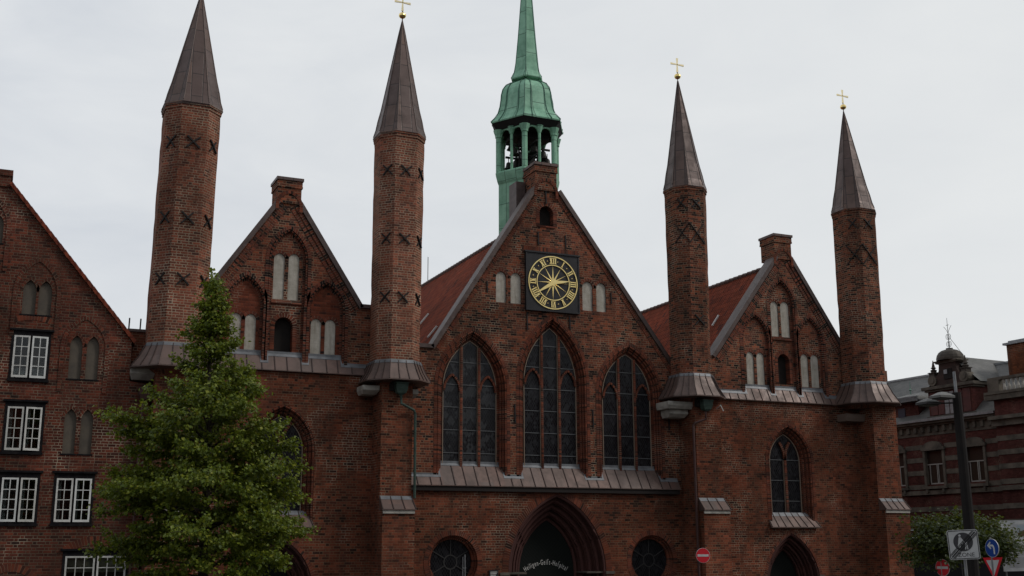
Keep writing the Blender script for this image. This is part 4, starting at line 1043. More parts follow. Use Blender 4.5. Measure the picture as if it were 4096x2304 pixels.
# ------------------------------------------------------------------ gabled house at the left
YH = 43.5
G2 = thing('gabled_house', 'old dark red brick house with white casement windows left of the hospital', 'house', (0, YH, 0))
wins = {1: (.0, 1.30, 9.12, 10.92, 2, 4), 2: (.0, 1.30, 6.58, 8.40, 2, 4), 3: (.03, 1.33, 4.15, 5.95, 2, 4), 4: (1.78, 3.12, 4.15, 5.96, 2, 4), 5: (2.26, 4.45, 1.5, 3.3, 3, 4), 6: (-1.9, -.62, 9.12, 10.92, 2, 4), 7: (.15, 1.25, .6, 2.35, 2, 4)}
nich = [Arch(.24, .68, 11.5, 12.35, 12.75), Arch(.76, 1.20, 11.5, 12.35, 12.75), Arch(1.95, 2.37, 9.28, 10.45, 10.85), Arch(2.52, 2.94, 9.28, 10.45, 10.85),
        Arch(1.96, 2.36, 6.62, 7.8, 8.2), Arch(2.51, 2.92, 6.62, 7.8, 8.2), Arch(-1.2, -.60, 14.0, 14.7, 15.08), Arch(-1.95, -1.35, 14.0, 14.7, 15.08)]
mb = MB()
outl = [(-7, 0), (4.8, 0), (4.8, 9.2), (4.05, 9.3), (4.05, 10.75), (-.52, 16.2), (-1.5, 16.2), (-7, 9.7)]
wall(mb, outl, [[(a, z0), (b, z0), (b, z1), (a, z1)] for a, b, z0, z1, _, _ in wins.values()] + [a.pts() for a in nich], YH, YH+.6)
mb.face([(4.05, YH+.6, 0), (4.05, 56, 0), (4.05, 56, 10.6), (4.05, YH+.6, 10.6)])
HW = mb.build('wall', 'brick_house', G2)
for a in nich:
    mb = MB(); mb.loft(P3(a.pts(), YH), P3(a.pts(), YH+.1)); mb.loft([(a.x0, YH, a.zb), (a.x1, YH, a.zb)], [(a.x0, YH+.1, a.zb), (a.x1, YH+.1, a.zb)]); ring_band(mb, Arch(a.x0, a.x1, a.zs, a.zs, a.apex()), 0, -.1, YH, .012)
    o = mb.build('niche_reveal', 'brick_house', G2)
    mb = MB(); mb.prism(a.pts(), YH+.09, YH+.13); mb.build('blind_panel', 'plaster_grey', o)
    mb = MB(); mb.box(a.x0-.06, a.x1+.06, YH-.02, YH+.1, a.zb-.05, a.zb); mb.build('niche_sill', 'black_wood', o)
for x0, x1, zs, za in ((.05, 1.36, 12.3, 13.45), (1.76, 3.14, 10.4, 11.45), (-2.1, -.5, 14.6, 15.75)):
    mb = MB(); a = Arch(x0, x1, zs-1.6, zs, za); ring_band(mb, a, 0, -.14, YH, .03); mb.build('hood_arch', 'brick_house', G2)
def seg_arch(cx, zc, r, a, w):
    mb = MB(); A, B = [], []
    for i in range(13):
        t = -a+2*a*i/12; A.append((cx+r*math.sin(t), YH-.012, zc+r*math.cos(t))); B.append((cx+(r+w)*math.sin(t), YH-.012, zc+(r+w)*math.cos(t)))
    mb.loft(A, B); mb.build('relieving_arch', 'brick_arch', G2)
seg_arch(3.35, 1.95, 1.55, .72, .28); seg_arch(.65, 1.75, .85, .85, .26); seg_arch(.65, 9.9, 1.4, .42, .2)
WP = ['white_paint', mat('greyed white paint', (.55, .55, .52), .6, noise=((.40, .40, .37), 7, .4, .7)), mat('worn white paint', (.63, .63, .60), .6, noise=((.42, .41, .38), 9, .45, .7))]
def casement(x0, x1, z0, z1, nc, nr, k):
    mb = MB(); y = YH
    mb.box(x0, x0+.09, y-.02, y+.18, z0, z1); mb.box(x1-.09, x1, y-.02, y+.18, z0, z1); mb.box(x0+.09, x1-.09, y-.02, y+.18, z0, z0+.10); mb.box(x0+.09, x1-.09, y-.02, y+.18, z1-.20, z1)
    xm = (x0+x1)/2; mb.box(xm-.045, xm+.045, y-.01, y+.16, z0+.10, z1-.2)
    mb.box(x0-.08, x1+.08, y-.09, y+.02, z1-.02, z1+.05); mb.box(x0-.03, x1+.03, y-.07, y-.02, z0-.03, z0+.05)
    o = mb.build('window', 'black_wood', G2)
    mb = MB(); mb.box(x0+.05, x1-.05, y+.75, y+.8, z0, z1); mb.box(x0+.05, x1-.05, y+.18, y+.75, z0, z0+.02); mb.build('room', 'dark', o)
    rnd = random.Random(k*7)
    for s in (0, 1):
        a, b = (x0+.09, xm-.035) if s == 0 else (xm+.035, x1-.09); za, zb = z0+.11, z1-.2
        tilt = rnd.uniform(.015, .09); hx = a if s == 0 else b
        def yo(x): return y-.03-abs(x-hx)/(b-a)*tilt
        mb = MB()
        def bx(xa, xb, zA, zB, d=.045):
            P = [(xa, yo(xa), zA), (xb, yo(xb), zA), (xb, yo(xb), zB), (xa, yo(xa), zB)]; Q = [(p[0], p[1]+d, p[2]) for p in P]
            mb.face(P); mb.face(Q[::-1])
            for i in range(4): j = (i+1) % 4; mb.face([P[i], Q[i], Q[j], P[j]])
        f = .06
        bx(a, a+f, za, zb); bx(b-f, b, za, zb); bx(a+f, b-f, za, za+f+.02); bx(a+f, b-f, zb-f, zb)
        for i in range(1, nc): xx = a+f+(b-a-2*f)*i/nc; bx(xx-.013, xx+.013, za+f+.02, zb-f, .03)
        for i in range(1, nr): zz = za+f+.02+(zb-za-2*f-.02)*i/nr; bx(a+f, b-f, zz-.013, zz+.013, .032)
        c = mb.build('casement', WP[(k*2+s) % 3], o)
        mb = MB(); P = [(a+f, yo(a+f)+.02, za+f), (b-f, yo(b-f)+.02, za+f), (b-f, yo(b-f)+.02, zb-f), (a+f, yo(a+f)+.02, zb-f)]; mb.face(P); mb.face([(p[0], p[1]+.004, p[2]) for p in P][::-1]); mb.build('pane', 'pane_clear', o)
    mb = MB()
    if k == 1: mb.box(x0+.12, x1-.12, y+.14, y+.15, z0+.1, z0+.46)
    elif k == 5: mb.box(x0+.12, x1-.12, y+.14, y+.15, z1-.75, z1-.2)
    else:
        for xx, wd in ((x0+.1, .17), (xm+.03, .16)):
            n = 8
            A = [(xx+wd*i/n, y+.15+.02*(i % 2), z0+.1) for i in range(n+1)]; B = [(p[0], p[1], z1-.2) for p in A]; mb.loft(A, B)
    mb.build('curtain', 'blind' if k == 5 else 'curtain', o)
    return o
pm = bpy.data.materials.new('thin window glass'); pm.use_nodes = True; N = NB(pm)
tb = N.new('ShaderNodeBsdfTransparent'); tb.inputs[0].default_value = (.82, .85, .84, 1); gb = N.new('ShaderNodeBsdfGlossy'); gb.inputs['Roughness'].default_value = .03
fr = N.new('ShaderNodeFresnel'); fr.inputs[0].default_value = 1.5; mxs = N.new('ShaderNodeMixShader'); N.link(fr.outputs[0], mxs.inputs[0]); N.link(tb.outputs[0], mxs.inputs[1]); N.link(gb.outputs[0], mxs.inputs[2])
N.link(mxs.outputs[0], [n for n in N.t.nodes if n.type == 'OUTPUT_MATERIAL'][0].inputs[0]); M['pane_clear'] = pm
for k, w in wins.items(): casement(*w, k)
# roof with tiled verge
mb = MB(); th = .12
def rf(xa, za, xb, zb):
    mb.prism([(xa, za), (xb, zb), (xb, zb+th), (xa, za+th)] if xb > xa else [(xb, zb), (xa, za), (xa, za+th), (xb, zb+th)], YH-.08, 56)
rf(-.50, 16.18, 4.16, 10.66); rf(-7.2, 9.5, -1.5, 16.18)
mb.build('roof', 'tiles', G2)
mb = MB()
for i in range(26):
    q0, q1 = i/26, (i+.93)/26; a = Vector((-.50+4.66*q0, YH-.1, 16.18-5.52*q0)); b = Vector((-.50+4.66*q1, YH-.1, 16.18-5.52*q1))
    mb.bar(a+Vector((0, 0, .07)), b+Vector((0, 0, .05)), .13, .04)
mb.build('verge_tile', 'tiles', G2)
mb = MB(); mb.box(-1.55, -.50, YH-.06, YH+.9, 16.1, 16.5); mb.box(-1.6, -.45, YH-.1, YH+.95, 16.5, 16.72); mb.build('ridge_block', 'brick_house', G2)
# ------------------------------------------------------------------ villa across the side street
V = thing('town_villa', 'ornate dark red villa with pale stone bands and a domed roof gable', 'villa', (51, 53.5, 0), local=True)
V.rotation_euler = (0, 0, math.atan2(-math.cos(rad(4)), math.sin(rad(4))))
VF = mat('dulled white window frame', (.33, .32, .30), .6)
vw = [(-5.92, -4.62), (-2.98, -1.68), (.0, 1.30), (2.96, 4.26)]
mb = MB(); holes = [[(a, 6.85), (b, 6.85), (b, 8.85), (a, 8.85)] for a, b in vw] + [[(a, 2.2), (b, 2.2), (b, 4.4), (a, 4.4)] for a, b in vw]
wall(mb, [(-9, 0), (5.9, 0), (5.9, 10.5), (-9, 10.5)], holes, 0)
mb.face([(-9, 9, 0), (-9, 0, 0), (-9, 0, 10.5), (-9, 9, 10.5)]); mb.build('wall', 'brick_villa', V)
mb = MB(); wall(mb, [(5.9, 0), (14, 0), (14, 11.5), (5.9, 11.5)], [], -.8); mb.face([(5.9, 0, 0), (5.9, -.8, 0), (5.9, -.8, 11.5), (5.9, 0, 11.5)]); mb.face([(5.9, 6, 10), (5.9, 0, 10), (5.9, 0, 11.5), (5.9, 6, 11.5)]); mb.build('side_bay', 'brick_villa', V)
def stone(x0, x1, y0, y1, z): m_ = MB(); m_.box(x0, x1, y0, y1, z-.14, z+.14); m_.build('stone_band', 'sandstone', V)
for z in (9.08, 8.32, 7.55, 6.72, 5.4, 4.55, 3.7, 2.9):
    xs = -9
    for a, b in (vw if z != 5.4 and z != 4.55 else []) + [(5.9, 5.9)]:
        e = a-.16 if a < 5.9 else 5.9
        if e > xs: stone(xs, e, -.03, .02, z)
        xs = b+.16
    stone(5.87, 14, -.83, -.78, z)
mb = MB(); mb.box(-9, 5.9, -.12, .02, 6.25, 6.5); mb.box(5.8, 14, -.92, -.75, 6.25, 6.5); mb.build('sill_course', 'sandstone', V)
mb = MB(); mb.box(-9, 5.9, -.05, .02, 9.75, 10.3); mb.box(-9, 5.9, -.22, .02, 10.3, 10.42); mb.box(-9, 5.9, -.42, .02, 10.42, 10.58)
x = -8.9
while x < 5.8: mb.box(x, x+.2, -.18, -.04, 9.95, 10.28); x += .55
mb.box(5.75, 14, -1.0, -.75, 9.75, 10.1); mb.box(5.7, 14, -1.2, -.75, 10.1, 10.3); mb.build('cornice', 'sandstone', V)
mb = MB(); mb.box(-9, 5.6, -.55, -.40, 10.56, 10.70); mb.build('gutter', 'zinc', V)
for a, b in vw:
    mb = MB(); f = .16
    mb.box(a-f, a, -.10, .15, 6.72, 8.95); mb.box(b, b+f, -.10, .15, 6.72, 8.95); mb.box(a-f-.06, b+f+.06, -.16, .15, 8.85, 9.05); mb.box(a-f-.1, b+f+.1, -.22, .02, 6.58, 6.74)
    pts = [(a-.1, 9.05)] + [((a+b)/2-.72*math.cos(math.pi*k/10), 9.05+.34*math.sin(math.pi*k/10)) for k in range(11)] + [(b+.1, 9.05)]
    mb.prism([(p[0], p[1]) for p in pts[::-1]], -.13, .02)
    for s in (a-.02, b-.1): mb.box(s, s+.14, -.2, -.02, 6.36, 6.6)
    o = mb.build('window', 'sandstone', V)
    mb = MB(); mb.face([(a, .14, 6.85), (b, .14, 6.85), (b, .14, 8.85), (a, .14, 8.85)]); mb.build('pane', mat('brown blind behind glass', (.035, .025, .02), .25), o)
    mb = MB(); m_ = (a+b)/2
    for x in (a+.14, m_+.02, m_+.12, b-.12): mb.box(x, x+.045, .10, .14, 6.86, 8.0)
    mb.box(a, b, .10, .14, 8.0, 8.06); mb.box(a+.14, b-.08, .10, .14, 6.86, 6.93); mb.build('window_frame', VF, o)
    mb = MB(); mb.box(a, b, .1, .15, 2.2, 4.4); mb.build('ground_floor_window', 'dark', V)
mb = MB(); mb.face([(-9, -.3, 10.66), (6.2, -.3, 10.66), (6.2, 3.6, 14.0), (-9, 3.6, 14.0)]); mb.face([(-9, 3.6, 14.0), (6.2, 3.6, 14.0), (6.2, 9, 11), (-9, 9, 11)]); mb.face([(6.2, 3.6, 14.0), (6.2, -.3, 10.66), (6.2, 9, 11)])
VR = mb.build('slate_roof', 'slate', V)
mb = MB(); mb.box(-9, 6.2, 3.5, 3.7, 13.95, 14.07); mb.build('ridge_capping', 'zinc', VR)
mb = MB(); mb.box(-7.2, -6.6, 3.4, 4.2, 13.5, 14.9); mb.build('small_chimney', 'brick_chimney', VR)
# hipped dormer
mb = MB(); mb.box(-2.35, -.45, .2, 2.2, 10.75, 11.95); D = mb.build('dormer', 'brick_villa', V, label='small dormer with a flat louvred hip roof')
mb = MB(); e = [(-2.75, -.25, 11.9), (-.05, -.25, 11.9), (-.05, 2.6, 11.9), (-2.75, 2.6, 11.9)]; e2 = [(-2.55, .0, 12.25), (-.25, .0, 12.25), (-.25, 2.4, 12.25), (-2.55, 2.4, 12.25)]; e3 = [(-1.75, 1.2, 12.6), (-1.05, 1.2, 12.6), (-1.05, 2.3, 12.6), (-1.75, 2.3, 12.6)]
mb.loft(e, e2, True); mb.loft(e2, e3, True); mb.face(e3); mb.face(e[::-1]); r_ = mb.build('dormer_roof', 'slate', D)
mb = MB()
for k in range(5):
    z = 11.92+.075*k; q = .055*k; mb.box(-2.78+q, -.02-q, -.29+q, -.25+q, z, z+.03); mb.box(-.06-q, -.02-q, -.25+q, 2.5, z, z+.03)
mb.build('louvre', 'zinc', r_)
mb = MB(); mb.tube([(-1.9, 1.2, 12.55), (-1.9, 1.2, 13.4)], [.05, .012], 6); mb.revolve([(.01, 12.75), (.1, 12.85), (.01, 12.95)], -1.9, 1.2, 8); mb.build('dormer_finial', mat('pale green finial', (.16, .25, .21), .6), D)
mb = MB(); mb.box(-2.05, -1.5, .14, .22, 10.9, 11.6); mb.build('dormer_window', mat('bluish dormer glass', (.05, .06, .08), .2), D)
# ornate gable dormer with dome
mb = MB(); mb.box(.62, 3.95, -.05, 4.6, 10.7, 12.42); GD = mb.build('gable_dormer', 'brick_villa', V, label='ornate gable dormer with scrolls, obelisks and a dark dome')
mb = MB(); mb.box(.35, 4.22, -.32, 1.2, 12.42, 12.60); mb.box(.5, 4.08, -.2, .8, 12.3, 12.42); mb.box(.5, 4.1, -.15, .3, 10.66, 10.84); mb.build('dormer_cornice', 'sandstone', GD)
sc_ = []
def mirror(pts): return pts + [(4.58-x, z) for x, z in pts[::-1]]
L_ = [(1.02, 12.6), (1.0, 12.9), (1.12, 13.12), (1.32, 13.15), (1.50, 13.25), (1.62, 13.5), (1.66, 13.8), (1.64, 14.0)]
mb = MB(); mb.prism(mirror(L_)[::-1], -.12, .35); sg = mb.build('scroll_gable', mat('brown red gable masonry', (.06, .036, .03), .9, noise=((.03, .023, .02), 2, .35, .7)), GD)
for x in (1.12, 3.46):
    mb = MB(); mb.tube([(x, -.2, 12.95), (x, .4, 12.95)], .32, 14); mb.tube([(x, -.24, 12.95), (x, -.18, 12.95)], .17, 12); mb.build('scroll', 'sandstone', sg)
mb = MB(); mb.box(1.40, 3.18, -.3, .7, 13.98, 14.06); mb.box(1.5, 3.08, -.22, .6, 13.9, 13.98); mb.build('dome_cornice', 'sandstone', GD)
mb = MB(); mb.revolve([(.80, 14.06), (.80, 14.2), (.76, 14.36), (.66, 14.52), (.5, 14.64), (.28, 14.71), (.2, 14.73), (.2, 14.8), (.001, 14.8)], 2.29, .2, 20); mb.build('dome', mat('dark metal dome', (.045, .037, .03), .6, .2, noise=((.09, .075, .06), 3, .45, .75)), GD, smooth=True)
mb = MB()
mb.tube([(2.29, .2, 14.75), (2.29, .2, 16.65)], [.028, .010], 6)
for s in (-1, 1):
    mb.tube([(2.29, .2, 15.7), (2.29+s*.12, .2, 15.95), (2.29+s*.28, .2, 16.15)], .012, 5)
    for z in (15.05, 15.5):
        mb.tube([(2.29+s*(.05+.13*math.sin(t)), .2, z+.17*math.cos(t)) for t in [i*.6 for i in range(11)]], .014, 5)
mb.box(2.19, 2.39, .18, .22, 16.2, 16.22)
mb.tube([(2.4, .2, 15.4), (2.85, .25, 14.75), (3.15, .3, 14.3)], .014, 5); mb.build('wrought_iron_finial', 'iron', GD)
for x in (1.10, 3.48):
    mb = MB(); mb.box(x-.2, x+.2, -.15, .25, 13.2, 13.45); mb.box(x-.26, x+.26, -.2, .3, 13.42, 13.47)
    mb.revolve([(.14, 13.47), (.2, 13.6), (.08, 13.68), (.17, 13.74), (.10, 13.8), (.02, 14.2), (.001, 14.22)], x, .05, 8); mb.build('obelisk', mat('dark stone obelisk', (.06, .05, .042), .9), GD)
mb = MB(); mb.box(2.0, 2.62, -.16, -.1, 12.95, 13.55); mb.build('louvre_opening', 'dark', sg)
mb = MB(); mb.box(2.05, 2.3, -.2, -.15, 13.25, 13.5); mb.build('shutter_flap', 'zinc', sg)
shm = mat('dull red shutter', (.10, .032, .028), .7, noise=((.065, .027, .024), 3, .4, .7))
for a, b in ((.78, 1.3), (1.36, 1.8), (2.62, 3.15), (3.2, 3.75)): mb = MB(); mb.box(a, b, -.1, -.04, 10.9, 12.25); mb.build('shutter', shm, GD)
for a in (1.84, 2.2): mb = MB(); mb.box(a, a+.3, -.08, -.04, 10.9, 12.2); mb.build('dormer_window', 'zinc', GD)
mb = MB(); mb.face([(.4, .2, 12.6), (2.29, .2, 14.35), (2.29, 6, 14.35), (.4, 6, 12.6)]); mb.face([(2.29, .2, 14.35), (4.3, .2, 12.6), (4.3, 6, 12.6), (2.29, 6, 14.35)]); mb.build('dormer_roof', 'slate', GD)
# balustraded side bay and chimney
mb = MB(); mb.box(5.55, 14, -1.15, -.6, 11.5, 11.65); mb.box(5.75, 14, -1.0, -.7, 12.3, 12.45); mb.box(5.75, 6.5, -1.02, -.65, 11.65, 12.3); mb.box(5.5, 14, -1.1, -.7, 11.2, 11.5); mb.box(5.8, 14, -.75, 5, 11.4, 11.6)
BA = mb.build('balustrade', 'sandstone', V)
x = 6.75
while x < 13:
    mb = MB(); mb.revolve([(.06, 11.65), (.09, 11.75), (.10, 11.85), (.05, 12.05), (.08, 12.2), (.08, 12.3)], x, -.85, 8); mb.build('baluster', 'stone', BA, smooth=True); x += .3
mb = MB(); mb.box(4.55, 6.3, 2.4, 4.2, 12, 14.8); CH = mb.build('chimney', 'brick_chimney', V)
mb = MB(); mb.box(4.4, 6.45, 2.25, 4.35, 14.8, 14.92); mb.box(4.6, 6.2, 2.5, 4.1, 14.92, 15.05); mb.build('chimney_cap', 'zinc', CH)
mb = MB(); mb.face([(3.9, 2.2, 12.3), (6.5, 2.2, 12.3), (6.5, 4.4, 14.1), (3.9, 4.4, 14.1)]); mb.face([(4.3, 1.2, 11.9), (6.6, 1.2, 11.9), (6.6, 2.4, 12.5), (4.3, 2.4, 12.5)]); mb.build('bay_roof', 'slate', V)

# ------------------------------------------------------------------ unseen houses behind the photographer, added to darken lower walls and window reflections
for i, (x0, x1, ze, zr, m_, lab) in enumerate(((-46, -22, 11, 17, 'brick_house', 'broad dark brick town house added unseen across the square for shade, leftmost of its row'), (-22, -4, 12, 18, 'plaster_grey', 'grey rendered town house added unseen for shade beside the broad brick house'), (-4, 14, 11.5, 17.5, 'brick_villa', 'dark red brick town house added unseen straight across the square for shade'), (14, 33, 11, 16, 'plaster_grey', 'low grey town house added unseen across the square for shade'), (33, 47, 9, 13.5, 'brick_house', 'lowest brick town house added unseen across the square for shade'), (47, 62, 15, 22, 'brick_house', 'tallest brick town house added unseen to darken the window reflections'), (62, 80, 14, 20, 'plaster_grey', 'tall grey town house added unseen to darken the window reflections'), (80, 104, 13, 19, 'brick_house', 'wide brick town house added unseen across the square for shade, rightmost of its row'))):
    T = thing('added_house', lab, 'house', ((x0+x1)/2, -16, 0), group='unseen houses added to shade the facade')
    mb = MB(); mb.box(x0, x1, -28, -16, 0, ze); mb.build('wall', m_, T)
    mb = MB(); mb.face([(x0, -15.6, ze), (x1, -15.6, ze), (x1, -22, zr), (x0, -22, zr)]); mb.face([(x0, -22, zr), (x1, -22, zr), (x1, -28.4, ze), (x0, -28.4, ze)]); mb.face([(x0, -28.4, ze), (x0, -15.6, ze), (x0, -22, zr)]); mb.face([(x1, -28.4, ze), (x1, -15.6, ze), (x1, -22, zr)]); mb.build('roof', 'tiles', T)
    x = x0+1.4
    while x < x1-1.6:
        for z in (1.4, 4.8, 7.8): mb = MB(); mb.box(x, x+1.1, -16.02, -15.94, z, z+1.7); mb.build('window', 'pane', T)
        x += 2.9
# ------------------------------------------------------------------ street furniture
LP = thing('street_lamp', 'tall dark tapering lamp post with two flat grey lamp heads near its top', 'street lamp', (23.05, 22.85, 0))
mb = MB(); mb.tube([(23.05, 22.85, 0), (23.05, 22.85, 3), (23.02, 22.85, 7.30)], [.165, .15, .118], 12); mb.build('pole', 'pole_dark', LP, smooth=True)
mb = MB(); mb.tube([(23.0, 22.85, 7.28), (22.99, 22.85, 7.86)], .04, 8); mb.build('pole_top', 'zinc', LP, smooth=True)
def lamp_head(cx, cy, z, lab, m):
    mb = MB(); w, d = .25, .20
    lo = [(cx-w, cy-d, z), (cx+w, cy-d, z), (cx+w, cy+d, z), (cx-w, cy+d, z)]; mi = [(cx-w, cy-d, z+.06), (cx+w, cy-d, z+.06), (cx+w, cy+d, z+.06), (cx-w, cy+d, z+.06)]; hi = [(cx-w*.25, cy-d*.3, z+.16), (cx+w*.35, cy-d*.3, z+.16), (cx+w*.35, cy+d*.3, z+.16), (cx-w*.25, cy+d*.3, z+.16)]
    mb.loft(lo, mi, True); mb.loft(mi, hi, True); mb.face(hi); mb.face(lo[::-1])
    o = mb.build('lamp_head', m, LP, label=lab)
    mb = MB(); mb.box(cx-w*.8, cx+w*.8, cy-d*.8, cy+d*.8, z-.03, z-.004); mb.build('lamp_glass', mat('unlit lamp glass', (.05, .048, .045), .3), o)
    mb = MB(); mb.tube([(23.03, 22.85, z+.05), (cx+w*.9, cy, z+.05)], .022, 6); mb.build('bracket', 'pole_dark', o)
lamp_head(22.46, 22.80, 7.12, 'pale grey lamp head', mat('weathered grey lamp head', (.13, .13, .125), .5)); lamp_head(22.30, 23.15, 6.98, 'darker lamp head behind', mat('dark lamp head', (.05, .05, .05), .5))

def plate(outline, th, c, yaw, roll=0):
    """returns a function placing local (u, v, depth) of an upright sheet centred at c; yaw = direction its face points to (0 = -Y)"""
    r = Vector((math.cos(yaw), math.sin(yaw), 0)); n = Vector((math.sin(yaw), -math.cos(yaw), 0)); u_ = Vector((0, 0, 1))
    r2 = r*math.cos(roll)+u_*math.sin(roll); u2 = -r*math.sin(roll)+u_*math.cos(roll)
    return lambda u, v, d=0: Vector(c)+r2*u+u2*v+n*d
def sheet(f, pts, d0, d1):
    mb = MB(); A = [f(u, v, d1) for u, v in pts]; B = [f(u, v, d0) for u, v in pts]
    mb.face(A); mb.face(B[::-1])
    for i in range(len(pts)): k = (i+1) % len(pts); mb.face([B[i], B[k], A[k], A[i]])
    return mb
def disc(r, n=36): return [(r*math.cos(2*math.pi*k/n), r*math.sin(2*math.pi*k/n)) for k in range(n)]
def rrect(w, h, r, n=5):
    o = []
    for cx, cy, a0 in ((w-r, h-r, 0), (-w+r, h-r, 90), (-w+r, -h+r, 180), (w-r, -h+r, 270)):
        o += [(cx+r*math.cos(rad(a0+90*i/n)), cy+r*math.sin(rad(a0+90*i/n))) for i in range(n+1)]
    return o
def no_entry(T, c, yaw):
    f = plate(None, 0, c, yaw)
    o = sheet(f, disc(.30), -.01, .01).build('sign_plate', 'white_sign', T)
    sheet(f, disc(.288), .011, .014).build('red_disc', 'red_sign', o); sheet(f, [(-.235, -.045), (.235, -.045), (.235, .045), (-.235, .045)], .015, .018).build('white_bar', 'white_sign', o)
    return o
def face_cam(x, y): return math.atan2(-x, y)      # yaw that turns a sheet towards the origin
# no-entry sign before the buttress
T = thing('no_entry_sign', 'round red no entry sign in front of the buttress right of the main portal', 'road sign', (26.62, 41.0, 0), group='no entry signs')
mb = MB(); mb.tube([(26.60, 41.06, 0), (26.56, 41.06, 2.7), (26.66, 41.06, 3.2)], .04, 8); mb.build('pole', 'pipe_red', T, smooth=True)
no_entry(T, (26.71, 40.96, 2.965), face_cam(26.7, 41)+rad(18))
# no-entry sign at the right edge below
T = thing('no_entry_sign', 'round red no entry sign low beside the pedestrian zone sign', 'road sign', (31.5, 32.7, 0), group='no entry signs')
k = 41.5/39; mb = MB(); mb.tube([(29.67*k, 30.81*k, 0), (29.67*k, 30.81*k, 2.75)], .04, 8); mb.build('pole', 'zinc', T, smooth=True)
no_entry(T, (29.66*k, 30.76*k, 3.4+(2.60-3.4)*k), face_cam(29.7, 30.8)-rad(37))
# end of pedestrian zone
k = 23.7/21; zc = (16.29*k, 16.33*k, 3.4+(3.38-3.4)*k)
T = thing('zone_sign', 'square white end of pedestrian zone sign reading ZONE, crossed by black lines', 'road sign', (zc[0]+.06, zc[1]+.06, 0))
mb = MB(); mb.tube([(zc[0]+.07, zc[1]+.05, 0), (zc[0]+.05, zc[1]+.05, 3.6)], .032, 8); mb.build('pole', 'zinc', T, smooth=True)
f = plate(None, 0, zc, face_cam(zc[0], zc[1]), rad(2.3))
Z = sheet(f, rrect(.30, .30, .045), -.012, .01).build('sign_plate', 'white_sign', T)
o_ = rrect(.288, .288, .04); i_ = rrect(.274, .274, .03); mb = MB(); mb.loft([f(u, v, .013) for u, v in o_], [f(u, v, .013) for u, v in i_], True); mb.build('border_line', 'black_sign', Z)
sheet(f, [(u, v+.055) for u, v in disc(.19)], .012, .015).build('grey_disc', 'grey_sign', Z)
# woman and child
mb = MB()
def flat(pts): mb.face([f(u, v, .0175) for u, v in pts])
flat([(-.055+a*.8, .185+b*.8) for a, b in disc(.03, 14)]); flat([(-.10, .02), (-.005, .01), (-.03, .12), (-.035, .15), (-.075, .15), (-.085, .11)]); flat([(-.075, .02), (-.05, .02), (-.06, -.06), (-.085, -.065)]); flat([(-.03, .14), (.03, .05), (.02, .042), (-.045, .10)]); flat([(-.10, .02), (-.12, -.05), (-.10, -.055), (-.06, .02)])
flat([(.055+a*.6, .045+b*.6) for a, b in disc(.03, 12)]); flat([(.03, -.03), (.08, -.03), (.075, .025), (.035, .025)]); flat([(.035, -.03), (.055, -.03), (.04, -.10), (.022, -.10)]); flat([(.06, -.03), (.078, -.03), (.085, -.10), (.068, -.10)])
mb.build('pictogram', 'white_sign', Z)
for d in (-.075, -.038, 0, .038, .075):
    mb = MB(); e = .012; A, B = (-.25+d*.75, -.25-d*.75+.0), (.25+d*.75, .25-d*.75)
    cl = lambda p: (max(-.268, min(.268, p[0])), max(-.268, min(.268, p[1])))
    n = (.7071*e, -.7071*e); P = [(A[0]+n[0], A[1]+n[1]), (B[0]+n[0], B[1]+n[1]), (B[0]-n[0], B[1]-n[1]), (A[0]-n[0], A[1]-n[1])]
    mb.face([f(u, v, .019) for u, v in map(cl, P)]); mb.build('diagonal_line', 'black_sign', Z)
vs, fs = text_polys('ZONE', .115); mb = MB()
for q in fs: mb.face([f(vs[i][0]*1.05+.03, vs[i][1]-.245, .014) for i in q])
mb.build('lettering', 'grey_sign', Z)
# arrow and yield signs on one post
k = 37.9/36; bc = Vector((28.76*k, 27.65*k, 3.4+(3.255-3.4)*k)); yc = Vector((28.83*k, 27.73*k, 3.4+(2.73-3.4)*k))
T = thing('sign_post', 'post with a blue left turn arrow sign above a red and white yield sign', 'road sign', (30.36, 29.2, 0))
mb = MB(); mb.tube([(30.36, 29.22, 0), (30.34, 29.22, 3.6)], .035, 8); mb.build('pole', 'zinc', T, smooth=True)
yw = face_cam(28.8, 27.6)-rad(46)
f = plate(None, 0, bc, yw, rad(1.5)); B_ = sheet(f, disc(.30), -.01, .01).build('arrow_sign', 'white_sign', T); sheet(f, disc(.288), .011, .014).build('blue_disc', 'blue_sign', B_)
mb = MB(); 
def ff(pts): mb.face([f(u, v, .017) for u, v in pts])
ff([(.06, -.2), (.125, -.2), (.125, -.02), (.06, -.02)]); ff([(.06, -.02), (.125, -.02), (.10, .07), (.045, .115), (.03, .06)]); ff([(.045, .115), (-.10, .115), (-.10, .05), (.03, .055)]); ff([(-.20, .085), (-.06, .21), (-.02, .175), (-.12, .085)]); ff([(-.20, .085), (-.12, .085), (-.02, 0), (-.06, -.04)])
mb.build('white_arrow', 'white_sign', B_)
f = plate(None, 0, yc, yw, rad(1.5)); tri = lambda r: [(-.866*r, .5*r), (0, -r), (.866*r, .5*r)]
Y_ = sheet(f, tri(.50), -.01, .01).build('yield_sign', 'red_sign', T); sheet(f, tri(.33), .011, .014).build('white_triangle', 'white_sign', Y_)
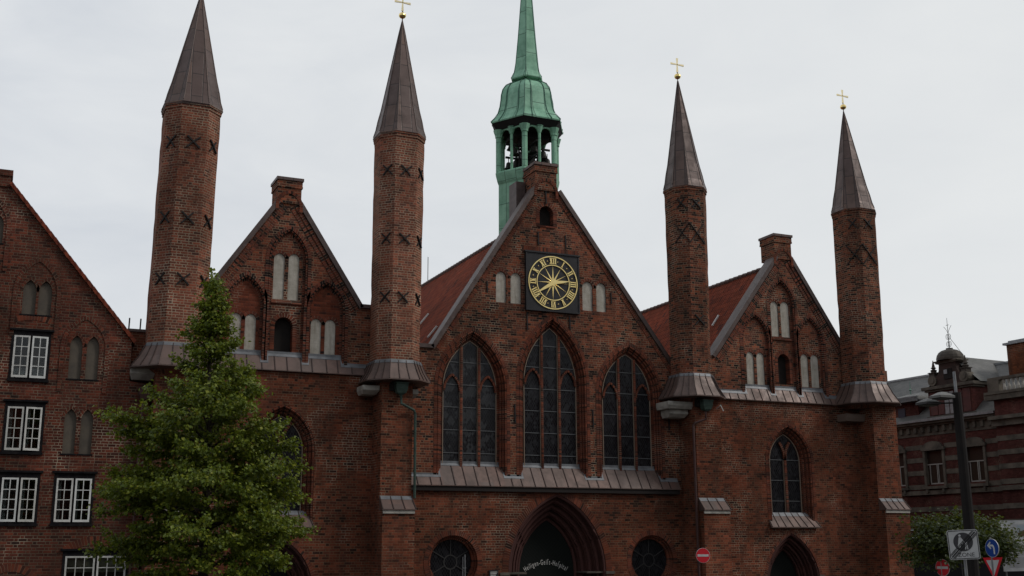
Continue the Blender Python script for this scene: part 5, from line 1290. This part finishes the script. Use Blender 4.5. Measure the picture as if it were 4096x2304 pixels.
# event board with a picture of the hospital
k = 1.0; c0 = Vector((36.62, 34.0, 0)); T = thing('info_board', 'large pale grey event board with a small picture of the hospital and lines of print', 'notice board', (37.3, 33.8, 0))
f = plate(None, 0, (37.05, 33.86, 3.32), rad(-24), rad(1.2))
W_, H_ = 1.02, .97; Bd = sheet(f, [(-W_, -H_), (W_, -H_), (W_, H_), (-W_, H_)], -.03, .03).build('board', 'banner', T)
mb = MB()
for x in (-.9, .9):
    a = f(x, -H_, -.05); mb.tube([(a.x, a.y, 0), (a.x, a.y, 4.2)], .035, 6)
mb.build('post', 'zinc', T)
pp = sheet(f, [(-.32, .36), (.9, .36), (.9, .78), (-.32, .78)], .031, .034).build('picture', 'print_sky', Bd)
mb = MB(); sil = [(-.32, .36), (.9, .36), (.9, .5), (.85, .5), (.83, .68), (.80, .5), (.66, .62), (.52, .5), (.50, .72), (.47, .5), (.36, .56), (.27, .68), (.18, .56), (.08, .5), (.05, .72), (.02, .5), (-.08, .6), (-.2, .5), (-.22, .68), (-.25, .5), (-.32, .5)]
tri2 = geometry.tessellate_polygon([[Vector((a, b, 0)) for a, b in sil]])
for t_ in tri2: mb.face([f(*sil[i], .037) for i in t_])
mb.build('printed_hospital', 'print_brown', Bd)
mb = MB(); rnd = random.Random(4)
for i in range(22):
    v = .05-i*.042
    if i in (4, 11): continue
    L = rnd.uniform(.9, 1.6); mb.face([f(-.8, v, .033), f(-.8+L, v, .033), f(-.8+L, v+.014, .033), f(-.8, v+.014, .033)])
mb.build('text_line', mat('grey print', (.22, .22, .23), .8), Bd)
sheet(f, [(-.05+a*.05, .27+b*.05) for a, b in disc(1, 10)], .031, .034).build('printed_dot', 'grey_sign', Bd); sheet(f, [(.35, .2), (.6, .2), (.6, .3), (.35, .3)], .031, .034).build('printed_mark', 'red_sign', Bd)
sheet(f, [(-.4, .84), (-.1, .82), (.05, .85), (0, .9), (-.2, .93), (-.35, .9)], .031, .034).build('printed_cloud', 'white_sign', Bd)
# aluminium truss of a small stage
T = thing('stage_truss', 'silver aluminium truss and rails half hidden behind the clipped tree', 'stage truss', (46, 46.8, 0))
mb = MB(); A = Vector((42.6, 48.5, 0)); Bv = Vector((50.2, 45.0, 0)); d = (Bv-A).normalized(); nn = Vector((-d.y, d.x, 0))
for z, o2 in ((4.09, 0), (3.70, 0), (4.09, .3), (3.70, .3)): mb.tube([A+nn*o2+Vector((0, 0, z)), Bv+nn*o2+Vector((0, 0, z))], .025, 6)
L = (Bv-A).length; n = int(L/.32)
for i in range(n): mb.tube([A+d*(i*.32)+Vector((0, 0, 3.70 if i % 2 else 4.09)), A+d*((i+1)*.32)+Vector((0, 0, 4.09 if i % 2 else 3.70))], .012, 5)
mb.build('truss', 'alu', T)
mb = MB()
for z in (3.42, 3.33, 3.05, 2.98, 2.6): mb.tube([A+Vector((0, 0, z)), Bv+Vector((0, 0, z))], .014, 5)
for s in (.0, .5, 1.0):
    q = A.lerp(Bv, s); mb.tube([q, q+Vector((0, 0, 4.09))], .03, 6)
mb.build('rail', mat('dull steel rail', (.12, .12, .125), .5, .4), T)
mb = MB(); mb.bar(A+d*.3+nn*.35+Vector((0, 0, 1.2)), Bv+nn*.35+Vector((0, 0, 1.2)), 2.4, .04, -nn); mb.build('dark_cloth', mat('dark stage cloth', (.02, .02, .022), .9), T)
# slim post before the left round window
T = thing('slim_post', 'thin grey post in front of the left round window', 'post', (15.9, 40.2, 0))
mb = MB(); mb.tube([(15.95, 40.2, 0), (15.91, 40.2, 3.08)], .022, 6); mb.tube([(15.83, 40.2, 2.2), (15.83, 40.2, 3.0)], .014, 6); mb.bar((15.95, 40.2, 2.6), (15.82, 40.2, 2.6), .03, .02); mb.build('pole', 'zinc', T)
# plaque at the portal
T = thing('wall_plaque', 'small dark plaque with pale lines of writing left of the main portal', 'plaque', (18.7, 44.22, 2.15))
mb = MB(); mb.box(18.56, 18.96, 44.20, 44.235, 1.75, 2.42); o = mb.build('plate', 'clock_black', T)
mb = MB()
for i in range(9): mb.box(18.61, 18.91-.03*(i % 3), 44.19, 44.199, 2.33-i*.06, 2.355-i*.06)
mb.build('text_line', 'letter', o)

# ------------------------------------------------------------------ trees
def leaf(mb, p, d, n, L, Wd):
    """folded pointed leaf: two quads meeting at a midrib, one mesh island"""
    s = d.cross(n).normalized(); i = len(mb[0])
    mb[0].extend([tuple(p), tuple(p+d*L*.45+s*Wd*.5+n*L*.10), tuple(p+d*L), tuple(p+d*L*.45-s*Wd*.5+n*L*.10), tuple(p+d*L*.5)])
    mb[1].extend([(i, i+4, i+1), (i+4, i+2, i+1), (i, i+3, i+4), (i+4, i+3, i+2)])
def build_raw(name, raw, m, parent):
    me = bpy.data.meshes.new(name); off = root_loc(parent); me.from_pydata([(a-off.x, b-off.y, c-off.z) for a, b, c in raw[0]], [], raw[1]); me.materials.append(M[m]); me.update()
    o = bpy.data.objects.new(name, me); C.objects.link(o); o.parent = parent; return o
def lerp_tab(tab, x):
    for (a, b), (c, d) in zip(tab, tab[1:]):
        if a <= x <= c: return b+(d-b)*(x-a)/(c-a)
    return tab[0][1] if x < tab[0][0] else tab[-1][1]
def conical_tree():
    rnd = random.Random(21)
    bx, by = 4.98, 30.6
    T = thing('linden_tree', 'young conical green linden in front of the left wing, hiding part of it', 'tree', (bx, by, 0))
    trunk = [(bx+.02*math.sin(z*1.3)+(-.16 if z > 8 else -.02*z)*(z/10), by, z) for z in (0, 1, 2, 3, 4, 5, 6, 7, 8, 9, 10.4)]
    mb = MB(); mb.tube(trunk, [.17-.0155*z for z in range(10)]+[.012], 10)
    prof = [(1.9, 1.1), (2.6, 1.5), (3.4, 1.95), (4.3, 2.15), (5.2, 2.15), (6.0, 1.95), (6.5, 1.72), (7.0, 1.38), (7.5, 1.08), (7.9, .92), (8.5, .70), (9.2, .46), (9.8, .28), (10.3, .16), (10.8, .06)]
    raw = ([], []); up_ = Vector((0, 0, 1))
    def tx(z): return lerp_tab([(p[2], p[0]) for p in trunk], z)
    def spray(path, dens, size, spread):
        for a, b in zip(path, path[1:]):
            L = (b-a).length; k = max(1, int(L*dens))
            for _ in range(k):
                p = a.lerp(b, rnd.random()) + Vector((rnd.gauss(0, spread), rnd.gauss(0, spread), rnd.gauss(0, spread*.7)-.02))
                out = Vector((p.x-bx, p.y-by, 0)); out = out.normalized() if out.length > .01 else Vector((1, 0, 0))
                d = (out*.5 + Vector((rnd.gauss(0, .6), rnd.gauss(0, .6), rnd.gauss(-.25, .5)))).normalized()
                n = (up_*.6 + out*.5 + Vector((rnd.gauss(0, .6), rnd.gauss(0, .6), rnd.gauss(0, .4)))); n = (n-d*n.dot(d)).normalized()
                s = size*rnd.uniform(.6, 1.3); leaf(raw, p, d, n, s, s*.82)
    N_ = 150; special = [(6.2, math.pi*1.04, 2.55, .85), (6.0, math.pi*.98, 2.2, .8), (6.2, .02, 1.9, .9), (5.7, -.1, 2.2, .75), (5.3, .1, 2.45, .6), (4.4, math.pi*1.04, 2.5, .1), (3.5, math.pi*1.0, 2.65, .03), (5.0, .02, 2.3, .35), (4.1, -.05, 2.35, .2), (3.2, 0.1, 2.0, .15)]
    todo = [(1.9+8.4*((i+.5)/N_)**.92, i*2.39996, None, None) for i in range(N_)] + special
    for h, az, LL, rise in todo:
        r = lerp_tab(prof, h+.15); L = LL or r*rnd.choice((.5, .75, .95, 1.05, 1.2))*rnd.uniform(.92, 1.08)
        if LL is None and h > 2.4 and rnd.random() < .14: continue
        rise = (rnd.uniform(.2, .95) if h < 6.5 else rnd.uniform(.7, 1.5)) if rise is None else rise
        dv = Vector((math.cos(az), math.sin(az), 0)); base = Vector((tx(h-.25*L*rise), by, max(1.2, h-.35*L*rise)))
        path = []
        for j in range(6):
            q = j/5; path.append(base + dv*L*q + Vector((0, 0, L*rise*(q-.35*q*q) - .10*L*q**3)) + Vector((rnd.gauss(0, .03), rnd.gauss(0, .03), rnd.gauss(0, .03)))*q)
        r0 = .010+.013*L; mb.tube(path, [r0*(1-.8*j/5) for j in range(6)], 5, False)
        spray(path[2:] if L > 1 else path[1:], 85, .10, .085)
        # side shoots with flat sprays of leaves
        ns = int(3+L*4.2)
        for s_ in range(ns):
            q = .28+.72*(s_+rnd.random())/ns; j = min(4, int(q*5)); p = path[j].lerp(path[j+1], q*5-j)
            sd = 1 if s_ % 2 else -1; side = Vector((-dv.y, dv.x, 0))*sd
            sl_ = (L*.42*(1.15-q)+.18)*rnd.uniform(.7, 1.2); dd = (side*rnd.uniform(.5, 1)+dv*.75+Vector((0, 0, rnd.uniform(-.35, .9)))).normalized()
            e = p+dd*sl_; m_ = p.lerp(e, .5)+Vector((0, 0, .04*sl_)); mb.tube([p, m_, e+Vector((0, 0, -.06*sl_))], [.007, .005, .003], 4, False)
            spray([p, m_, e], 100, .095, .08)
    for z in [8.6+.1*i for i in range(21)]:
        spray([Vector((tx(min(z, 10.4)), by, z)), Vector((tx(min(z, 10.4)), by, z+.1))], 110, .10, .05+.09*max(0, 10.4-z))
    mb.build('trunk', 'bark', T, smooth=True); build_raw('crown', raw, 'leaf', T)
    return len(raw[1])
nl = conical_tree()
def clipped_tree():
    rnd = random.Random(5); cx, cy = 33.15, 33.2
    T = thing('clipped_tree', 'low rounded tree with yellow green top behind the road signs', 'tree', (cx, cy, 0))
    mb = MB(); mb.tube([(cx, cy, 0), (cx+.03, cy, 1.2), (cx, cy, 2.4), (cx-.05, cy, 3.2)], [.13, .11, .09, .05], 8)
    raw = ([], []); up_ = Vector((0, 0, 1))
    for i in range(85):
        az = i*2.39996; el = rnd.uniform(-.35, 1.5); dv = Vector((math.cos(az)*math.cos(el), math.sin(az)*math.cos(el), math.sin(el)*.68)); L = rnd.uniform(1.6, 2.45)
        if el > .9: L *= .85
        b = Vector((cx, cy, 3.15)); path = [b+dv*L*q+Vector((rnd.gauss(0, .05), rnd.gauss(0, .05), .1*q)) for q in (0, .33, .66, 1)]
        mb.tube(path, [.03, .02, .012, .004], 5, False)
        for a in range(int(190)):
            q = rnd.uniform(.45, 1.03); p = b+dv*L*q+Vector((rnd.gauss(0, .22), rnd.gauss(0, .22), rnd.gauss(0, .15)))
            d = (dv*.5+Vector((rnd.gauss(0, .6), rnd.gauss(0, .6), rnd.gauss(-.2, .4)))).normalized(); n = up_*.8+dv*.6+Vector((rnd.gauss(0, .4), rnd.gauss(0, .4), 0)); n = (n-d*n.dot(d)).normalized()
            s = .13*rnd.uniform(.7, 1.3); leaf(raw, p, d, n, s, s*.8)
    mb.build('trunk', 'bark', T, smooth=True); build_raw('crown', raw, 'leaf_dark', T)
clipped_tree()
print('leaf faces', nl)
